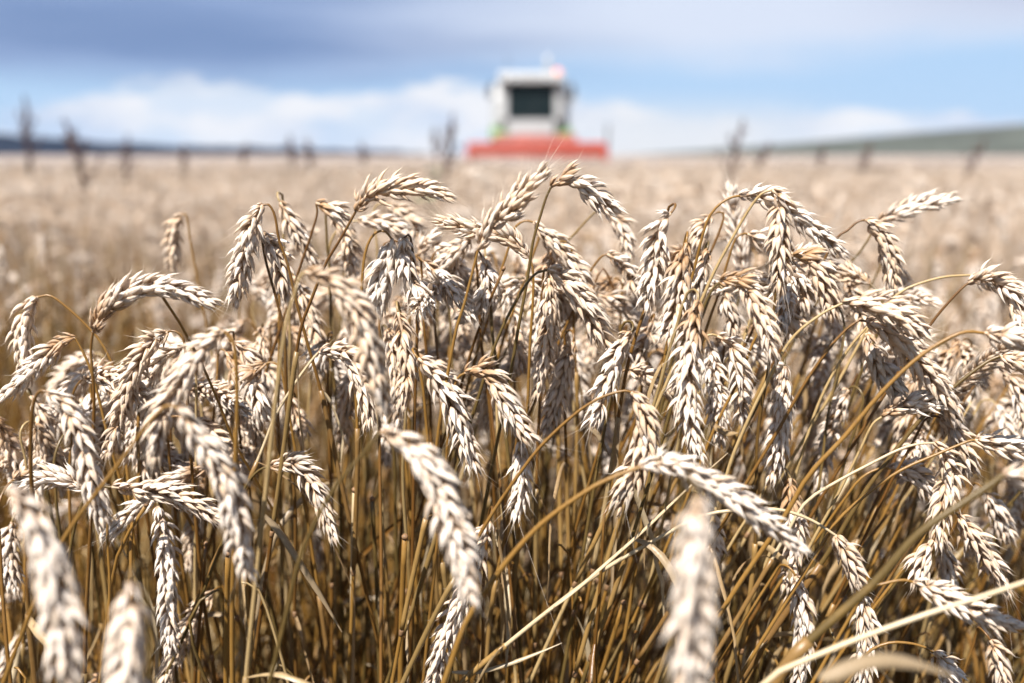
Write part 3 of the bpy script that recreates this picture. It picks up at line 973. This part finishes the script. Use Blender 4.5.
E([(717, 336), (732, 347), (740, 380), (742, 424)], .66, None, 'white ear hanging right of the longest sharp ear', brown=.4, awn=1.4, open_=1.1)
E([(785, 366), (783, 398), (781, 426), (775, 460), (767, 486)], .64, None, 'slender white ear hanging alone among the slanting stems', brown=.45, awn=1.4)
E([(631, 332), (616, 354), (605, 390), (589, 428)], .64, None, 'bristly ear slanting down to the left of the longest sharp ear', brown=.5, awn=1.7, open_=1.15)
E([(652, 322), (641, 348), (634, 374)], .71, None, 'grey ear in shade above the bristly left slanting ear', brown=.4, grey=.5)
E([(629, 370), (650, 376), (667, 389), (676, 404)], .67, None, 'small sideways tan ear touching the longest sharp ear', brown=.3)
E([(631, 392), (643, 410), (645, 440), (635, 470), (615, 510)], .58, [(622, 391), (600, 398), (575, 414), (540, 447), (512, 484), (490, 517), (470, 552), (440, 605)], 'plump ear curling down left from a long pale slanting stem', brown=.1, awn=1.3, fat=1.1)
E([(489, 520), (480, 542), (470, 575), (456, 612), (441, 650), (431, 690)], .60, None, 'ear hanging along the bottom, just right of the blurred near ear', brown=.25, awn=1.2)
E([(418, 358), (435, 375), (452, 402), (463, 434), (477, 474)], .61, None, 'sharp white ear sloping right in front of the bare stems', brown=.3, awn=1.6, fat=1.05, open_=1.15)
E([(465, 373), (484, 371), (500, 392), (517, 422), (535, 442)], .61, [(458, 378), (452, 395), (448, 440)], 'sharp ear with orange foot sloping right at the centre', brown=1.0, awn=1.6)
E([(573, 342), (565, 367), (556, 397), (544, 438)], .68, None, 'dull tan ear slanting left behind the central ears', brown=.6, grey=.2)
E([(521, 442), (521, 468), (520, 490), (515, 518)], .64, None, 'ear with long whiskers hanging below the orange footed ear', brown=.2, awn=2.6)
E([(398, 312), (405, 344), (407, 372), (403, 408)], .63, None, 'white ear hanging right beside the large soft tan ear', brown=.2, awn=1.2)
E([(305, 272), (330, 280), (350, 300), (363, 326), (371, 356), (379, 390), (389, 416)], .50, [(300, 277), (295, 292), (285, 330), (275, 405), (267, 480)], 'large soft ear bending right over the sharp stand at centre left', brown=.5)
E([(319, 352), (340, 352), (355, 369), (366, 400), (370, 428)], .645, [(312, 360), (296, 382), (276, 415), (262, 450), (248, 484)], 'ear on a white slanting neck beneath the large soft ear', brown=.4, pale=True)
E([(328, 342), (322, 350), (318, 364)], .70, None, 'orange frayed ear foot right above the white slanting neck', brown=1.0)
E([(266, 364), (253, 374), (258, 396), (267, 422)], .68, None, 'orange footed ear hanging between the reddish stem and olive stems', brown=.9)
E([(232, 342), (247, 356), (252, 385)], .70, None, 'cream ear hanging right behind the reddish upright stem', brown=.2)
E([(289, 398), (297, 418), (305, 440)], .73, None, 'small pale ear hanging in the shade behind the white slanting neck', brown=.3)
E([(270, 466), (294, 463), (312, 482), (323, 507), (334, 540)], .64, [(258, 471), (246, 486), (232, 520)], 'shaded grey brown ear drooping right among the bare stems', brown=.5, grey=.5)
E([(380, 432), (406, 444), (432, 475), (447, 511), (460, 552), (470, 604)], .46, [(366, 450), (330, 495), (301, 555), (286, 615)], 'blurred large ear near the lens bending over its slanting stem, lower centre left', brown=.45)
E([(640, 467), (668, 463), (700, 479), (738, 500), (775, 529), (802, 550)], .50, [(616, 476), (588, 490), (540, 525), (500, 570), (467, 620), (452, 660)], 'soft cream ear lying across to the right on an arched near stem', brown=.1, thick=.0016)
E([(697, 498), (695, 550), (691, 620), (687, 716)], .345, None, 'most blurred ear, upright pale smear at bottom right of centre', brown=.2)
E([(704, 502), (711, 530), (716, 566)], .66, None, 'brownish ear hanging behind the most blurred ear', brown=.4)
# -- right
E([(790, 478), (792, 505), (797, 535), (786, 590)], .64, None, 'ragged topped ear hanging where the slanting stems cross', brown=.9, awn=1.2)
E([(795, 576), (803, 610), (803, 642), (797, 686)], .62, None, 'ear hanging at the bottom, right of the lying cream ear', brown=.1, grey=.15)
E([(835, 535), (848, 557), (862, 592)], .60, [(815, 522), (793, 513), (770, 509), (718, 512), (690, 521), (650, 543), (600, 572), (543, 615), (500, 650), (460, 684)], 'pale ear on the long white straw that crosses the bottom from the left', brown=.1, pale=True, thick=.0013)
E([(862, 594), (866, 630), (865, 664), (858, 700)], .61, None, 'grey cream ear hanging below the ear of the long white straw', brown=.1, grey=.3)
E([(889, 468), (908, 470), (922, 481), (929, 500)], .66, None, 'small curled ear between two slanting stems on the right', brown=.2)
E([(843, 303), (870, 304), (898, 315), (926, 337)], .60, [(820, 315), (790, 341), (760, 395), (735, 450), (724, 484)], 'plump ear lying to the right on a dark thick slanting stem', brown=.2, fat=1.08)
E([(866, 321), (888, 330), (906, 346), (926, 371), (945, 396), (958, 424)], .615, [(856, 322), (836, 340), (812, 372), (795, 400)], 'largest sharp ear on the right, sloping down below the plump lying ear', brown=.3, awn=1.3, fat=1.12)
E([(866, 333), (873, 353), (886, 375), (904, 400)], .64, [(868, 326), (843, 357), (818, 405), (798, 467)], 'grey brown shaded ear hanging left of the largest sharp right ear', brown=.6, grey=.4)
E([(883, 416), (900, 407), (923, 402), (945, 404)], .63, [(872, 425), (860, 450), (845, 480)], 'dark seeded ear lying level crossing the largest right ear', brown=.7)
E([(940, 418), (953, 430), (963, 450), (974, 474)], .64, None, 'dark tipped ear hanging under the level dark seeded ear', brown=.3, grey=.6)
E([(934, 443), (945, 455), (949, 478), (943, 503), (938, 526), (944, 548)], .62, [(918, 444), (898, 450), (868, 465), (838, 481), (806, 502)], 'loose pale ear hanging from a white curved neck on the right', brown=.05, pale=True)
E([(933, 540), (923, 558), (917, 584)], .61, None, 'short plump pale ear below the thick brown near stem', brown=.2)
E([(941, 546), (948, 566), (951, 590)], .66, None, 'dim ear hanging right of the short plump pale ear', brown=.5, grey=.3)
E([(958, 515), (975, 540), (992, 565), (1006, 594)], .62, None, 'pale ear sloping to the lower right edge, long whiskers', brown=.1, awn=1.8)
E([(987, 494), (1000, 519), (1009, 544)], .69, None, 'small ear hanging above the long whiskered ear near right edge', brown=.3)
E([(865, 220), (880, 232), (890, 257), (892, 292)], .705, [(857, 222), (848, 230), (834, 241), (815, 280)], 'ear drooping in clean rows from a thin neck on the upper right', brown=.1, awn=.6)
E([(878, 222), (900, 212), (928, 203), (958, 198)], .79, [(868, 240), (855, 258), (838, 274), (816, 304)], 'soft ear pointing up to the right, highest at the right end', brown=.55, awn=.8)
E([(894, 262), (905, 290), (914, 314)], .83, None, 'blurred ear behind the clean rowed ear on the upper right', brown=.2)
E([(968, 283), (985, 277), (1003, 285), (1015, 302), (1021, 330)], .66, [(958, 292), (940, 312), (928, 328), (912, 350)], 'ear with dark grains curling over at the right edge', brown=.4)
E([(974, 275), (998, 284), (1020, 294), (1040, 312)], .69, [(944, 277), (915, 285), (898, 294), (876, 316)], 'ear on a level pale neck running off the right edge', brown=.1)
E([(984, 333), (1004, 336), (1034, 346), (1058, 364)], .56, [(965, 332), (945, 340), (915, 360), (880, 394), (845, 436), (808, 476)], 'soft pale ear leaving the right edge on a long arched stem', brown=.1, thick=.0014)
E([(1000, 356), (1028, 366), (1052, 390)], .62, [(985, 363), (955, 386), (920, 420), (885, 464), (866, 490)], 'ear leaving the right edge on a straight golden slanting stem', brown=.1, thick=.0015)
E([(975, 440), (996, 444), (1026, 450), (1050, 462)], .60, [(966, 442), (935, 455), (905, 468), (880, 484), (838, 520)], 'ear leaving the right edge on the pale stem above the thick brown stem', brown=.1)
E([(1003, 475), (1030, 479), (1062, 500)], .47, [(990, 485), (963, 503), (918, 534), (875, 582), (830, 622), (788, 662)], 'blurred thick golden brown stem slanting across the lower right', brown=.2, thick=.0024)
E([(1030, 580), (1062, 590), (1090, 615)], .45, [(1010, 587), (980, 597), (930, 613), (868, 635), (818, 655), (768, 679)], 'blurred bluish white stem running low across the bottom right corner', brown=.1, pale=True, thick=.0015)
E([(913, 582), (943, 595), (975, 610), (998, 622), (1022, 629)], .54, [(903, 580), (886, 583), (866, 590)], 'soft loose ear lying along the bluish white stem', brown=.1)
E([(933, 652), (945, 666), (960, 690)], .58, [(924, 647), (908, 643), (888, 643), (868, 652)], 'small hooked ear at the bottom edge under the bluish white stem', brown=.1)
E([(990, 640), (998, 656), (1001, 690)], .64, None, 'grey ear hanging in the bottom right corner', brown=.2, grey=.3)

rng0 = np.random.default_rng(2024)


def build_heroes():
    for idx, (ear, Y, stem, label, kw) in enumerate(HERO):
        rng = np.random.default_rng(100 + idx)
        tilt = rng.uniform(-.18, .18)
        Ps, arc = [], 0.0
        for i, (x, y) in enumerate(ear):
            if i:
                arc += math.hypot(x - ear[i - 1][0], y - ear[i - 1][1]) * Y / F
            Ps.append(at(x, y, Y + tilt * arc))
        P = np.array(Ps)
        kw = dict(kw)
        right = min(1.0, max(0.0, (ear[0][0] - 560) / 250))
        if stem:
            Q = [P[0]]
            acc = 0.0
            prev = ear[0]
            for (x, y) in stem:
                acc += math.hypot(x - prev[0], y - prev[1]) * Y / F
                prev = (x, y)
                Q.append(at(x, y, Y + min(acc, .25) * .08))
            d = Q[-1] - Q[-2]
            rt = root_below(Q[-1], d + np.array((0, .02, 0)) * np.linalg.norm(d), rng)
            Q += run_to(Q[-1], rt, np.linalg.norm(d), np.zeros(3))
            sp = np.array(Q)
        else:
            e = P[0]
            d = unit(P[1] - P[0])
            b = unit(np.array((rng.uniform(-.45, .25) - right * .25, 1.0, 0)))
            root = np.array((e[0] + rng.normal(0, .05) - right * rng.uniform(.15, .4), e[1] + rng.uniform(.0, .1), 0))
            sp = neck_path(e, d, root, b)
        kw.setdefault('brown', .3)
        wheat_stalk(P, sp, rng, label, 'ripe wheat stalks at the front of the stand', **kw)


build_heroes()


def top_line(x):
    return np.interp(x, [-60, 0, 120, 200, 240, 300, 420, 560, 640, 700, 800, 860, 930, 1000, 1080],
                     [370, 360, 345, 330, 250, 235, 225, 225, 235, 225, 220, 260, 300, 330, 350])


def random_stalk(rng, E0, lean, brown=None):
    """ear and stem curves of a drooping stalk whose ear's foot is at E0"""
    L = rng.uniform(.062, .095)
    az = rng.uniform(0, 6.28)
    dirv = np.array((math.cos(az), math.sin(az), 0))
    a0 = rng.uniform(-1.5, .35) if rng.random() < .85 else rng.uniform(.3, 1.2)     # start pitch
    da = -rng.uniform(.1, 1.0) if a0 > -1.2 else rng.uniform(-.2, .3)
    P = [E0]
    for i in range(5):
        a = max(-1.6, a0 + da * i / 4)
        P.append(P[-1] + (dirv * math.cos(a) + np.array((0, 0, math.sin(a)))) * L / 5)
    P = np.array(P)
    b = -dirv * .8 + np.array((0, .2, 0))
    root = np.array((E0[0] + lean[0] * E0[2] + rng.normal(0, .05), E0[1] + lean[1] * E0[2] + rng.normal(0, .06), 0))
    return P, neck_path(E0, unit(P[1] - P[0]), root, unit(b))


def build_fill():
    labels = [('dry stalk with drooping ear in the dense stand behind the front ears on the left', 'wheat stalks packed behind the front ears, left'),
              ('dry stalk with drooping ear in the dense stand behind the front ears at centre', 'wheat stalks packed behind the front ears, centre'),
              ('leaning dry stalk with drooping ear behind the front ears on the right', 'wheat stalks packed behind the front ears, right')]
    n = 300 - N_STALK
    k = seed = 0
    while k < n:
        seed += 1
        rng = np.random.default_rng(9000 + seed)
        x = rng.uniform(-60, 1080)
        Y = rng.uniform(.70, 1.02)
        if x < 215:
            Y = rng.uniform(.66, .80)
        y = top_line(x) + abs(rng.normal(0, 1)) * 75 + 8 + (Y - .7) * 60
        right = min(1.0, max(0.0, (x - 540) / 300))
        lean = (rng.normal(0, .07) - right * rng.uniform(.15, .6), rng.normal(.04, .08))
        P, sp = random_stalk(rng, at(x, y, Y), lean)
        if any(pixel(p)[1] < top_line(pixel(p)[0]) - 6 for p in np.vstack([P, sp])):
            continue
        lb = labels[0 if x < 340 else (1 if x < 640 else 2)]
        wheat_stalk(P, sp, rng, lb[0], lb[1], brown=rng.uniform(.0, .8), awn=rng.uniform(.8, 1.5), grey=rng.uniform(0, .25), thick=rng.uniform(.0010, .0013))
        k += 1


build_fill()


def build_straws():
    """bare broken straws and hanging leaves among the stems"""
    def straw(name, pts, Y, label, rad=.0016, mat=M_STRAW, cap=True):
        P = [at(x, y, Y + .01 * i) for i, (x, y) in enumerate(pts)]
        root = root_below(P[-1], P[-1] - P[-2], rng0)
        P += run_to(P[-1], root, np.linalg.norm(P[-1] - P[-2]), np.zeros(3))
        t = empty(name, root, label, 'straw', 'broken straws among the stems')
        sp, L = catmull(P, 30)
        V, q, tr = tube(sp, np.linspace(rad, rad * 1.15, len(sp)), 8)
        part('stem', mesh_np('stem', V - root, q, tr), mat, t)
        d = unit(sp[0] - sp[1])
        V, q, tr = tube([sp[0] - d * .002, sp[0], sp[0] + d * .0012], [rad * 1.12, rad * 1.25, rad * .7], 8)
        part('broken_end', mesh_np('broken_end', V - root, q, tr), M_NODE, t)
        return t
    straw('broken_straw', [(355, 489), (353, 560), (352, 690)], .66, 'pale straw snapped square off at centre left', .0019, M_STRAW_PALE)
    straw('broken_straw', [(372, 498), (376, 570), (380, 690)], .70, 'straw snapped off right beside the pale square ended one')
    straw('broken_straw', [(405, 536), (402, 600), (400, 690)], .63, 'thick straw with dark ringed top left of the blurred near ear', .0019)
    straw('broken_straw', [(228, 553), (227, 600), (226, 690)], .62, 'olive straw with dark broken top below the long out of focus ear', .0018)
    straw('broken_straw', [(206, 543), (201, 605), (194, 690)], .64, 'thin bent straw with dark joint left of the olive straw', .0012)
    straw('broken_straw', [(147, 504), (122, 545), (112, 582), (105, 640)], .62, 'reddish bent straw left of the straight hanging ear at lower left', .0013)
    straw('broken_straw', [(590, 535), (582, 560), (575, 600), (570, 690)], .72, 'forked pale straw in the dark between the slanting stems', .0014, M_STRAW_PALE)
    straw('broken_straw', [(624, 602), (612, 640), (596, 690)], .66, 'split straw end leaning right at the bottom centre', .0017)
    straw('broken_straw', [(154, 284), (168, 304), (185, 332), (200, 360)], .60, 'thin straw poking up left over the gap by the sideways arching ear', .0009)
    straw('broken_straw', [(504, 268), (490, 300), (478, 330), (465, 372)], .66, 'thin straw slanting up between the erect ear and the central ear', .0010)

    def leaf(pts, Y, label, width, dY=.0, mat=M_LEAF, name='dry_leaf'):
        P, _ = catmull([at(x, y, Y + dY * i) for i, (x, y) in enumerate(pts)], 22)
        T, A, B = frames(P, .6)
        w = width * np.interp(np.linspace(0, 1, 22), [0, .1, .6, 1], [.5, 1, .9, .12])[:, None]
        th = .00025
        V = np.stack([P - A * w + B * w * .6, P, P + A * w + B * w * .6, P + A * w + B * (w * .6 - th), P - B * th, P - A * w + B * (w * .6 - th)], 1).reshape(-1, 3)
        i, j = np.meshgrid(np.arange(21), np.arange(6), indexing='ij')
        q = np.stack([i * 6 + j, i * 6 + (j + 1) % 6, (i + 1) * 6 + (j + 1) % 6, (i + 1) * 6 + j], -1).reshape(-1, 4)
        tag(part(name, mesh_np(name, V, q), mat, None), label, 'dry leaf')
    leaf([(265, 515), (280, 530), (300, 560), (320, 592), (342, 632)], .60, 'grey brown dry leaf blade slanting across the bare stems', .0030, .002)
    leaf([(545, 613), (575, 590), (606, 563), (640, 533), (688, 488), (728, 453)], .595, 'white split leaf sheath running beside the long white straw', .0012, .001, M_STRAW_PALE)
    leaf([(452, 672), (480, 671), (510, 663), (540, 652), (562, 643)], .62, 'thin grey curled leaf at the bottom centre', .0016, .002)
    leaf([(590, 425), (600, 435), (609, 455)], .66, 'short grey leaf scrap hanging under the long pale slanting stem', .0028)
    leaf([(715, 424), (726, 431), (738, 433)], .66, 'pink beige husk scrap caught left of the slender white ear', .0035)
    leaf([(820, 678), (868, 660), (908, 660), (955, 676)], .36, 'very blurred brown leaf along the bottom right edge', .0035, .004)
    leaf([(497, 527), (503, 560), (509, 610), (513, 668)], .625, 'narrow brown leaf hanging from the joint of the long pale stem', .0016, .002)


build_straws()


# ------------------------------------------------------------------ the rest of the crop: one mass of stalks out to 18 m
def build_field():
    protos = bpy.data.collections.new('field_stalks')
    for k in range(20):
        rng = np.random.default_rng(500 + k)
        top = rng.uniform(.66, .78)
        P, sp = random_stalk(rng, np.array((0, 0, top)), (rng.normal(0, .12), rng.normal(0, .12)))
        sh = sp[-1].copy()
        V, q, t, col = ear_geometry(P, rng, brown=rng.uniform(.1, .8), low=True, fat=1.15, awn=1.4, grey=.15)
        s2, L = catmull(sp, 18, 1.8)
        V2, q2, t2 = tube(s2, stem_rad(np.linspace(0, 1, 18) ** 1.8 * L, .0014), 5)
        lv, lq = leaf_geometry(s2[10], (rng.normal(), rng.normal(), -.6), None, rng.uniform(.10, .2), .003, rng, 1.2, 1.3, 8)
        n1, n2 = len(V), len(V2)
        if k < 4:               # bare tillers with torn leaves, no ear
            V, q, t, col = V[:0], q[:0], t[:0], col[:0]
        if k < 8:
            for z in (6, 8, 11):
                l2, lq2 = leaf_geometry(s2[z], (rng.normal(), rng.normal(), rng.uniform(-2.5, .3)), None, rng.uniform(.05, .16), rng.uniform(.0012, .0024), rng, 1.2, 1.8, 8)
                lq = np.vstack([lq, lq2 + len(lv)])
                lv = np.vstack([lv, l2])
        n1 = len(V)
        Va = np.vstack([V - sh, V2 - sh, lv - sh])
        me = mesh_np('field_stalk', Va, np.vstack([q, q2 + n1, lq + n1 + n2]), np.vstack([t, t2 + n1]))
        add_attr(me, 'husk', np.vstack([col, np.tile([.5, .5, .5, 0], (n2 + len(lv), 1))]))
        me.materials.append(M_HUSK_FIELD)
        me.materials.append(M_STRAW if k < 8 else M_STRAW_FIELD)
        nq, nt = len(q), len(t)
        idx = np.concatenate([np.zeros(nq), np.ones(len(q2) + len(lq)), np.zeros(nt), np.ones(len(t2))]).astype(np.int32)
        me.polygons.foreach_set('material_index', idx)
        protos.objects.link(bpy.data.objects.new('field_stalk_%02d' % k, me))
    rng = np.random.default_rng(77)
    pts = []

    def band(y0, y1, dens, keep=None):
        hw = y1 * .60 + .9
        n = int(dens * (y1 - y0) * 2 * hw)
        x, y = rng.uniform(-hw, hw, n), rng.uniform(y0, y1, n)
        ok = np.abs(x) < y * .60 + .9
        if keep is not None:
            ok &= keep(x, y)
        pts.append(np.stack([x[ok], y[ok]], 1))
    band(.68, .95, 850)
    band(.95, 1.5, 700)
    band(1.5, 4, 300)
    band(1.35, 2.2, 420, lambda x, y: x < -.18)
    band(4, 8, 200)
    band(8, 18, 90)
    # the crop round and behind the camera, lower than the view
    n = 950
    x, y = rng.uniform(-1.3, 1.3, n), rng.uniform(-1.2, .24, n)
    ok = (x * x + y * y > .03)
    low_n = int(ok.sum())
    low0 = sum(len(k) for k in pts)
    pts.append(np.stack([x[ok], y[ok]], 1))
    # the same stand goes on at both sides, just outside the picture
    for s in (-1, 1):
        n = 220
        x, y = s * rng.uniform(0, 1.1, n), rng.uniform(.35, 1.1, n)
        ok = np.abs(x) > y * .62 + .1
        pts.append(np.stack([x[ok], y[ok]], 1))
    p = np.vstack(pts)
    n = len(p)
    # patches where the crop stands lower or is laid over
    lodge = .5 + .5 * np.sin(p[:, 0] * 1.7 + 1.3 * np.sin(p[:, 1] * .9)) * np.sin(p[:, 1] * 1.3 + .6 * p[:, 0] + 1)
    scale = 1.04 - .20 * lodge ** 1.5 + rng.normal(0, .05, n)
    scale *= np.interp(p[:, 1], [.7, .9, 1, 1.6, 3, 18], [.80, .86, .90, .95, .99, 1.0])
    scale[low0:low0 + low_n] = np.minimum(scale[low0:low0 + low_n], .93)
    shade_patch = (p[:, 0] < -.13 - .10 * (p[:, 1] - .95)) & (p[:, 1] > .9) & (p[:, 1] < 3.0)  # dark bare stalks picked here stand in for the hollow's shade
    laid = (p[:, 0] < -.22 + .1 * np.sin(p[:, 1] * 3)) & (p[:, 1] > 1.3) & (p[:, 1] < 3.4)
    laid |= (p[:, 0] > .9) & (p[:, 1] > 1.4) & (p[:, 1] < 2.6)
    scale = np.where(shade_patch & (p[:, 1] < 1.5), scale * .88, scale)
    scale = np.where((p[:, 1] < .95) & (p[:, 0] > -.12), scale * 1.13, scale)
    laid &= ~(shade_patch & (p[:, 1] < 2.3))
    scale = np.where(laid, scale * rng.uniform(.62, .95, n), scale)
    rot = np.stack([rng.normal(0, .10, n), rng.normal(0, .10, n) + .06, rng.uniform(0, 6.28, n)], 1)
    rot[:, :2] += laid[:, None] * rng.normal(0, .34, (n, 2))
    keep = ~laid | (rng.random(n) < .62)
    p, rot, scale, shade_patch = p[keep], rot[keep], scale[keep], shade_patch[keep]
    n = len(p)
    me = bpy.data.meshes.new('wheat_field')
    me.vertices.add(n)
    me.vertices.foreach_set('co', np.hstack([p, np.zeros((n, 1))]).astype(np.float32).ravel())
    a = me.attributes.new('rot', 'FLOAT_VECTOR', 'POINT')
    a.data.foreach_set('vector', rot.astype(np.float32).ravel())
    a = me.attributes.new('siz', 'FLOAT', 'POINT')
    a.data.foreach_set('value', scale.astype(np.float32))
    a = me.attributes.new('pick', 'INT', 'POINT')
    pick = np.where((p[:, 1] < 1.45) | ((p[:, 1] < 2.4) & (rng.random(n) < .6)), rng.integers(0, 8, n), rng.integers(8, 20, n))
    pick = np.where(p[:, 1] < .97, rng.integers(0, 4, n), pick)
    pick = np.where(shade_patch & (rng.random(n) < np.where(p[:, 1] < 1.5, 1.0, .8)), rng.integers(0, 4, n), pick)
    pick = np.where((p[:, 1] < .3) | (np.abs(p[:, 0]) > p[:, 1] * .62 + .1) & (p[:, 1] < 1.2), rng.integers(4, 8, n), pick)
    a.data.foreach_set('value', pick.astype(np.int32))
    o = bpy.data.objects.new('wheat_field', me)
    C.objects.link(o)
    tag(o, 'blurred ripe wheat stretching from behind the sharp stand towards the combine', 'wheat field', kind='stuff')
    g = bpy.data.node_groups.new('wheat_field', 'GeometryNodeTree')
    g.interface.new_socket('Geometry', in_out='INPUT', socket_type='NodeSocketGeometry')
    g.interface.new_socket('Geometry', in_out='OUTPUT', socket_type='NodeSocketGeometry')
    N, Lk = g.nodes, g.links
    gi, go = N.new('NodeGroupInput'), N.new('NodeGroupOutput')
    ci = N.new('GeometryNodeCollectionInfo')
    ci.inputs['Collection'].default_value = protos
    ci.inputs['Separate Children'].default_value = True
    ci.inputs['Reset Children'].default_value = True
    ip = N.new('GeometryNodeInstanceOnPoints')
    ip.inputs['Pick Instance'].default_value = True

    def named(nm, ty):
        nd = N.new('GeometryNodeInputNamedAttribute')
        nd.data_type = ty
        nd.inputs['Name'].default_value = nm
        return nd.outputs['Attribute']
    Lk.new(gi.outputs[0], ip.inputs['Points'])
    Lk.new(ci.outputs[0], ip.inputs['Instance'])
    Lk.new(named('pick', 'INT'), ip.inputs['Instance Index'])
    er = N.new('FunctionNodeEulerToRotation')
    Lk.new(named('rot', 'FLOAT_VECTOR'), er.inputs[0])
    Lk.new(er.outputs[0], ip.inputs['Rotation'])
    Lk.new(named('siz', 'FLOAT'), ip.inputs['Scale'])
    Lk.new(ip.outputs[0], go.inputs[0])
    md = o.modifiers.new('stalks', 'NODES')
    md.node_group = g


build_field()


# ------------------------------------------------------------------ tall weeds over the crop
def build_weeds():
    brown = simple('dock_seed', (.085, .045, .035), .8, var=.4, scale=60)
    stemm = simple('weed_stem', (.30, .20, .12), .7, var=.3, scale=40)
    leafm = simple('weed_leaf', (.10, .17, .04), .6, var=.3, scale=30)
    spec = [(25, 98, 6.0, .42, 'tallest dark dock seed stalk at the far left over the blue hills', 1),
            (65, 121, 4.6, .34, 'brown dock seed stalk standing low in the crop right of the tallest one', 1),
            (128, 136, 5.2, .26, 'faint dock stalk third from the left edge', .7),
            (183, 146, 6.5, .16, 'short faint seed head peeping over the crop, fourth from left', .6),
            (247, 143, 7.0, .16, 'faint seed stalk halfway between left edge and combine', .6),
            (289, 136, 6.5, .2, 'dark seed stalk, left one of a close pair', .8),
            (306, 138, 6.8, .2, 'dark seed stalk, right one of a close pair', .9),
            (361, 143, 7.5, .16, 'short seed stalk between the close pair and the combine', .7),
            (434, 126, 6.0, .2, 'thin pale seed stalk left of the green based weed', .35),
            (453, 116, 5.0, .30, 'dark weed with green leafy base standing just left of the combine', .9),
            (743, 119, 5.0, .36, 'tall leaning dark seed stalk right of the combine', .8),
            (770, 144, 6.0, .16, 'short seed head leaning right of the tall leaning stalk', .6),
            (824, 146, 6.5, .14, 'faint seed head against the foot of the green hill', .45),
            (871, 143, 6.0, .18, 'dark bushy seed head in front of the green hill', .9),
            (986, 140, 5.6, .22, 'dark seed stalk leaning right near the right edge', .8)]
    for k, (px, py, Y, hl, label, dens) in enumerate(spec):
        rng = np.random.default_rng(40 + k)
        tip = at(px, py, Y)
        lean = {25: -.02, 743: .22, 770: .5, 824: .2, 871: .3, 986: .5, 453: .14}.get(px, rng.normal(0, .2))
        base = np.array((tip[0] - lean * tip[2] * .8, Y + rng.normal(0, .1), 0))
        t = empty('dock_weed', base, label, 'weed', 'tall weeds over the crop')
        P, L = catmull([base, base * .5 + tip * .5 + np.array((-lean * .08, 0, 0)), tip], 24)
        V, q, tr = tube(P - base, np.linspace(.0038, .001, 24), 6)
        part('stem', mesh_np('stem', V, q, tr), stemm, t)
        mb = MB()
        n = max(200, int(400 * dens ** 2.2 * hl / .3))
        hd = hl
        for i in range(n):
            f = rng.random()
            s = L - hd + f * hd
            p = np.array([np.interp(s / L, np.linspace(0, 1, 24), P[:, c]) for c in range(3)])
            if rng.random() < .5:           # side sprigs
                kk = rng.integers(0, 6)
                g = rng.random()
                f = .1 + kk * .12
                aa = kk * 2.4
                p = np.array([np.interp((L - hd + f * hd) / L, np.linspace(0, 1, 24), P[:, c]) for c in range(3)])
                p = p + np.array((math.cos(aa) * .055, math.sin(aa) * .055, .10)) * g * (1.1 - f) * hl / .25
                f = .55
            r = .034 * (1 - f * .75) * abs(rng.normal(0, .7)) * (.5 + .5 * math.sin(f * 34) ** 2)
            a = rng.uniform(0, 6.28)
            c = p + np.array((math.cos(a) * r, math.sin(a) * r, rng.normal(0, .01)))
            e = rng.uniform(.0035, .0075) * min(1, .62 + .38 * dens)
            o8 = np.array([(1, 0, 0), (-1, 0, 0), (0, 1, 0), (0, -1, 0), (0, 0, 1.3), (0, 0, -1.3)]) * e
            o8 = o8 * rng.uniform(.6, 1.2, 3)
            mb.add(c + o8 - base, None, [(0, 2, 4), (2, 1, 4), (1, 3, 4), (3, 0, 4), (2, 0, 5), (1, 2, 5), (3, 1, 5), (0, 3, 5)])
        sp = [np.array([np.interp((L - hd + g * hd) / L, np.linspace(0, 1, 24), P[:, c]) for c in range(3)]) for g in (0, .5, 1)]
        mb.tube([k_ - base for k_ in sp], .0018, 5)
        for kk in range(6):
            f = .1 + kk * .12
            aa = kk * 2.4
            p = np.array([np.interp((L - hd + f * hd) / L, np.linspace(0, 1, 24), P[:, c]) for c in range(3)]) - base
            mb.tube([p, p + np.array((math.cos(aa) * .055, math.sin(aa) * .055, .10)) * (1.1 - f) * hl / .25], .0014, 5)
        mb.build('seed_head', brown, t)
        if px == 453:
            for i in range(8):
                z = rng.uniform(.62, .92)
                a = rng.uniform(0, 6.28)
                V, q = leaf_geometry((lean * z * .3, 0, z), (math.cos(a), math.sin(a), .5), None, rng.uniform(.10, .17), .018, rng, .8, .5, 10)
                part('leaf', mesh_np('leaf', V, q), leafm, t)


build_weeds()


# ------------------------------------------------------------------ the air over the plain
def build_haze():
    m = bpy.data.materials.new('haze')
    m.use_nodes = True
    n = m.node_tree.nodes
    n.clear()
    out = n.new('ShaderNodeOutputMaterial')
    v = n.new('ShaderNodeVolumePrincipled')
    v.inputs['Color'].default_value = (.80, .88, .98, 1)
    v.inputs['Density'].default_value = .00006
    m.node_tree.links.new(v.outputs[0], out.inputs['Volume'])
    x0, x1, y0, y1, z0, z1 = -3300, 3300, -600, 3300, -1.5, 75
    V = [(x, y, z) for x in (x0, x1) for y in (y0, y1) for z in (z0, z1)]
    Q = [(0, 1, 3, 2), (4, 6, 7, 5), (0, 4, 5, 1), (2, 3, 7, 6), (0, 2, 6, 4), (1, 5, 7, 3)]
    tag(part('haze', mesh_np('haze', V, Q, None, False), m, None), 'thin bluish haze over the far fields', 'haze', kind='stuff')


build_haze()
